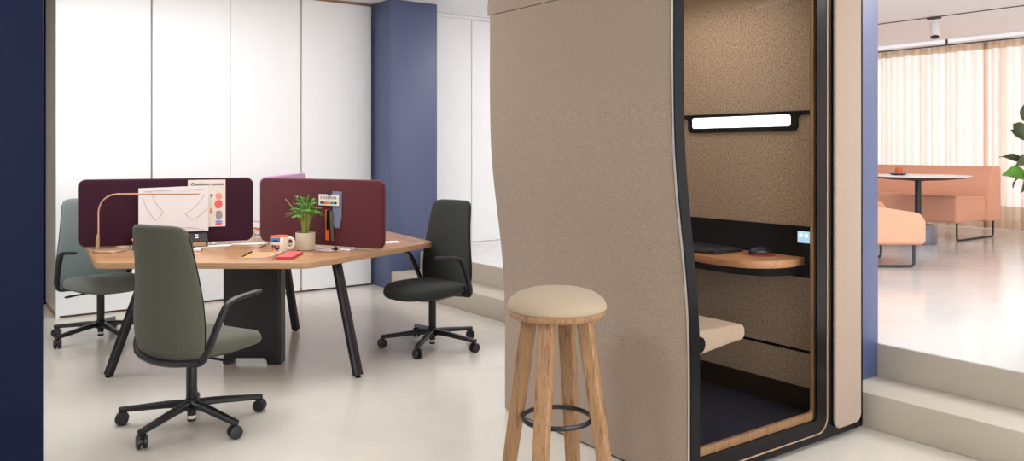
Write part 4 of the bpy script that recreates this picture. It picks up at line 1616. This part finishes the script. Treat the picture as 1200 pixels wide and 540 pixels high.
o = finish('young_leaves', bmb, 'leaf_bright', fg, 60)
o['label'] = 'brighter green leaves'
finish('leaf_stalks', bmst, 'stalk', fg)

# ------------------------------------------------------------------ light
wd = bpy.data.worlds.new('daylight')
SC.world = wd
wd.use_nodes = True
bg = wd.node_tree.nodes['Background']
bg.inputs['Color'].default_value = (0.97, 0.985, 1.0, 1)
bg.inputs['Strength'].default_value = 1.95


def area(name, loc, target, sx_, sy_, power, col=(1, 0.96, 0.92)):
    L = bpy.data.lights.new(name, 'AREA')
    L.shape = 'RECTANGLE'
    L.size, L.size_y = sx_, sy_
    L.energy = power
    L.color = col
    o = bpy.data.objects.new(name, L)
    COL.objects.link(o)
    o.location = loc
    o.rotation_euler = (Vector(target) - Vector(loc)).to_track_quat('-Z', 'Y').to_euler()
    return o


area('window_daylight', (2.6, -3.05, 1.75), (2.6, 6.0, 1.3), 4.6, 2.2, 225, (0.95, 0.975, 1.0))  # soft fill added behind the camera; wall_front has no window
area('overhead_fill_desk', (1.6, 5.6, CEIL - 0.02), (1.6, 5.6, 0), 2.6, 2.6, 104, (0.95, 0.975, 1.0))  # unseen overhead light that lifts the desk zone and cabinets
area('ceiling_panel_front', (-0.9, 2.25, CEIL - 0.02), (-0.9, 2.25, 0), 0.9, 0.9, 55, (0.95, 0.975, 1.0))
area('overhead_fill_lounge', (6.3, 1.6, CEIL - 0.02), (6.9, 2.0, 0), 2.4, 2.4, 150, (0.96, 0.98, 1.0))  # unseen light added to brighten the sofa and lounge floor
area('overhead_fill_back', (6.2, 5.9, CEIL - 0.02), (6.2, 5.9, 0), 1.8, 1.8, 42, (0.96, 0.98, 1.0))  # unseen light added to brighten the back wall
area('overhead_fill_corridor', (-1.6, 6.6, CEIL - 0.02), (-1.6, 6.6, 0), 1.4, 1.4, 45, (0.96, 0.98, 1.0))  # unseen light added to brighten the cabinet end
area('booth_fill', (3.15, 2.95, 2.245), (3.15, 2.95, 0), 0.5, 0.7, 5.5, (1, 0.94, 0.86))  # fill added under the booth ceiling, on top of the wall light bar

# ------------------------------------------------------------------ camera
cam = bpy.data.cameras.new('camera')
cam.sensor_fit = 'HORIZONTAL'
cam.sensor_width = 36.0
cam.lens = 36.0 * 964 / 1200
cam.shift_y = -(270 - 175) / 1200
cam.clip_start = 0.05
co = bpy.data.objects.new('camera', cam)
COL.objects.link(co)
co.location = (0, 0, H)
co.rotation_euler = (PI / 2, 0, -YAW)
SC.camera = co

vs = SC.view_settings
vs.view_transform = 'Standard'
vs.look = 'None'
vs.gamma = 1.0
vs.use_curve_mapping = False
vs.exposure = 0.0
SC.cycles.max_bounces = 10
SC.cycles.diffuse_bounces = 6
SC.cycles.transparent_max_bounces = 16
SC.cycles.caustics_reflective = False
SC.cycles.caustics_refractive = False
SC.cycles.sample_clamp_indirect = 6.0
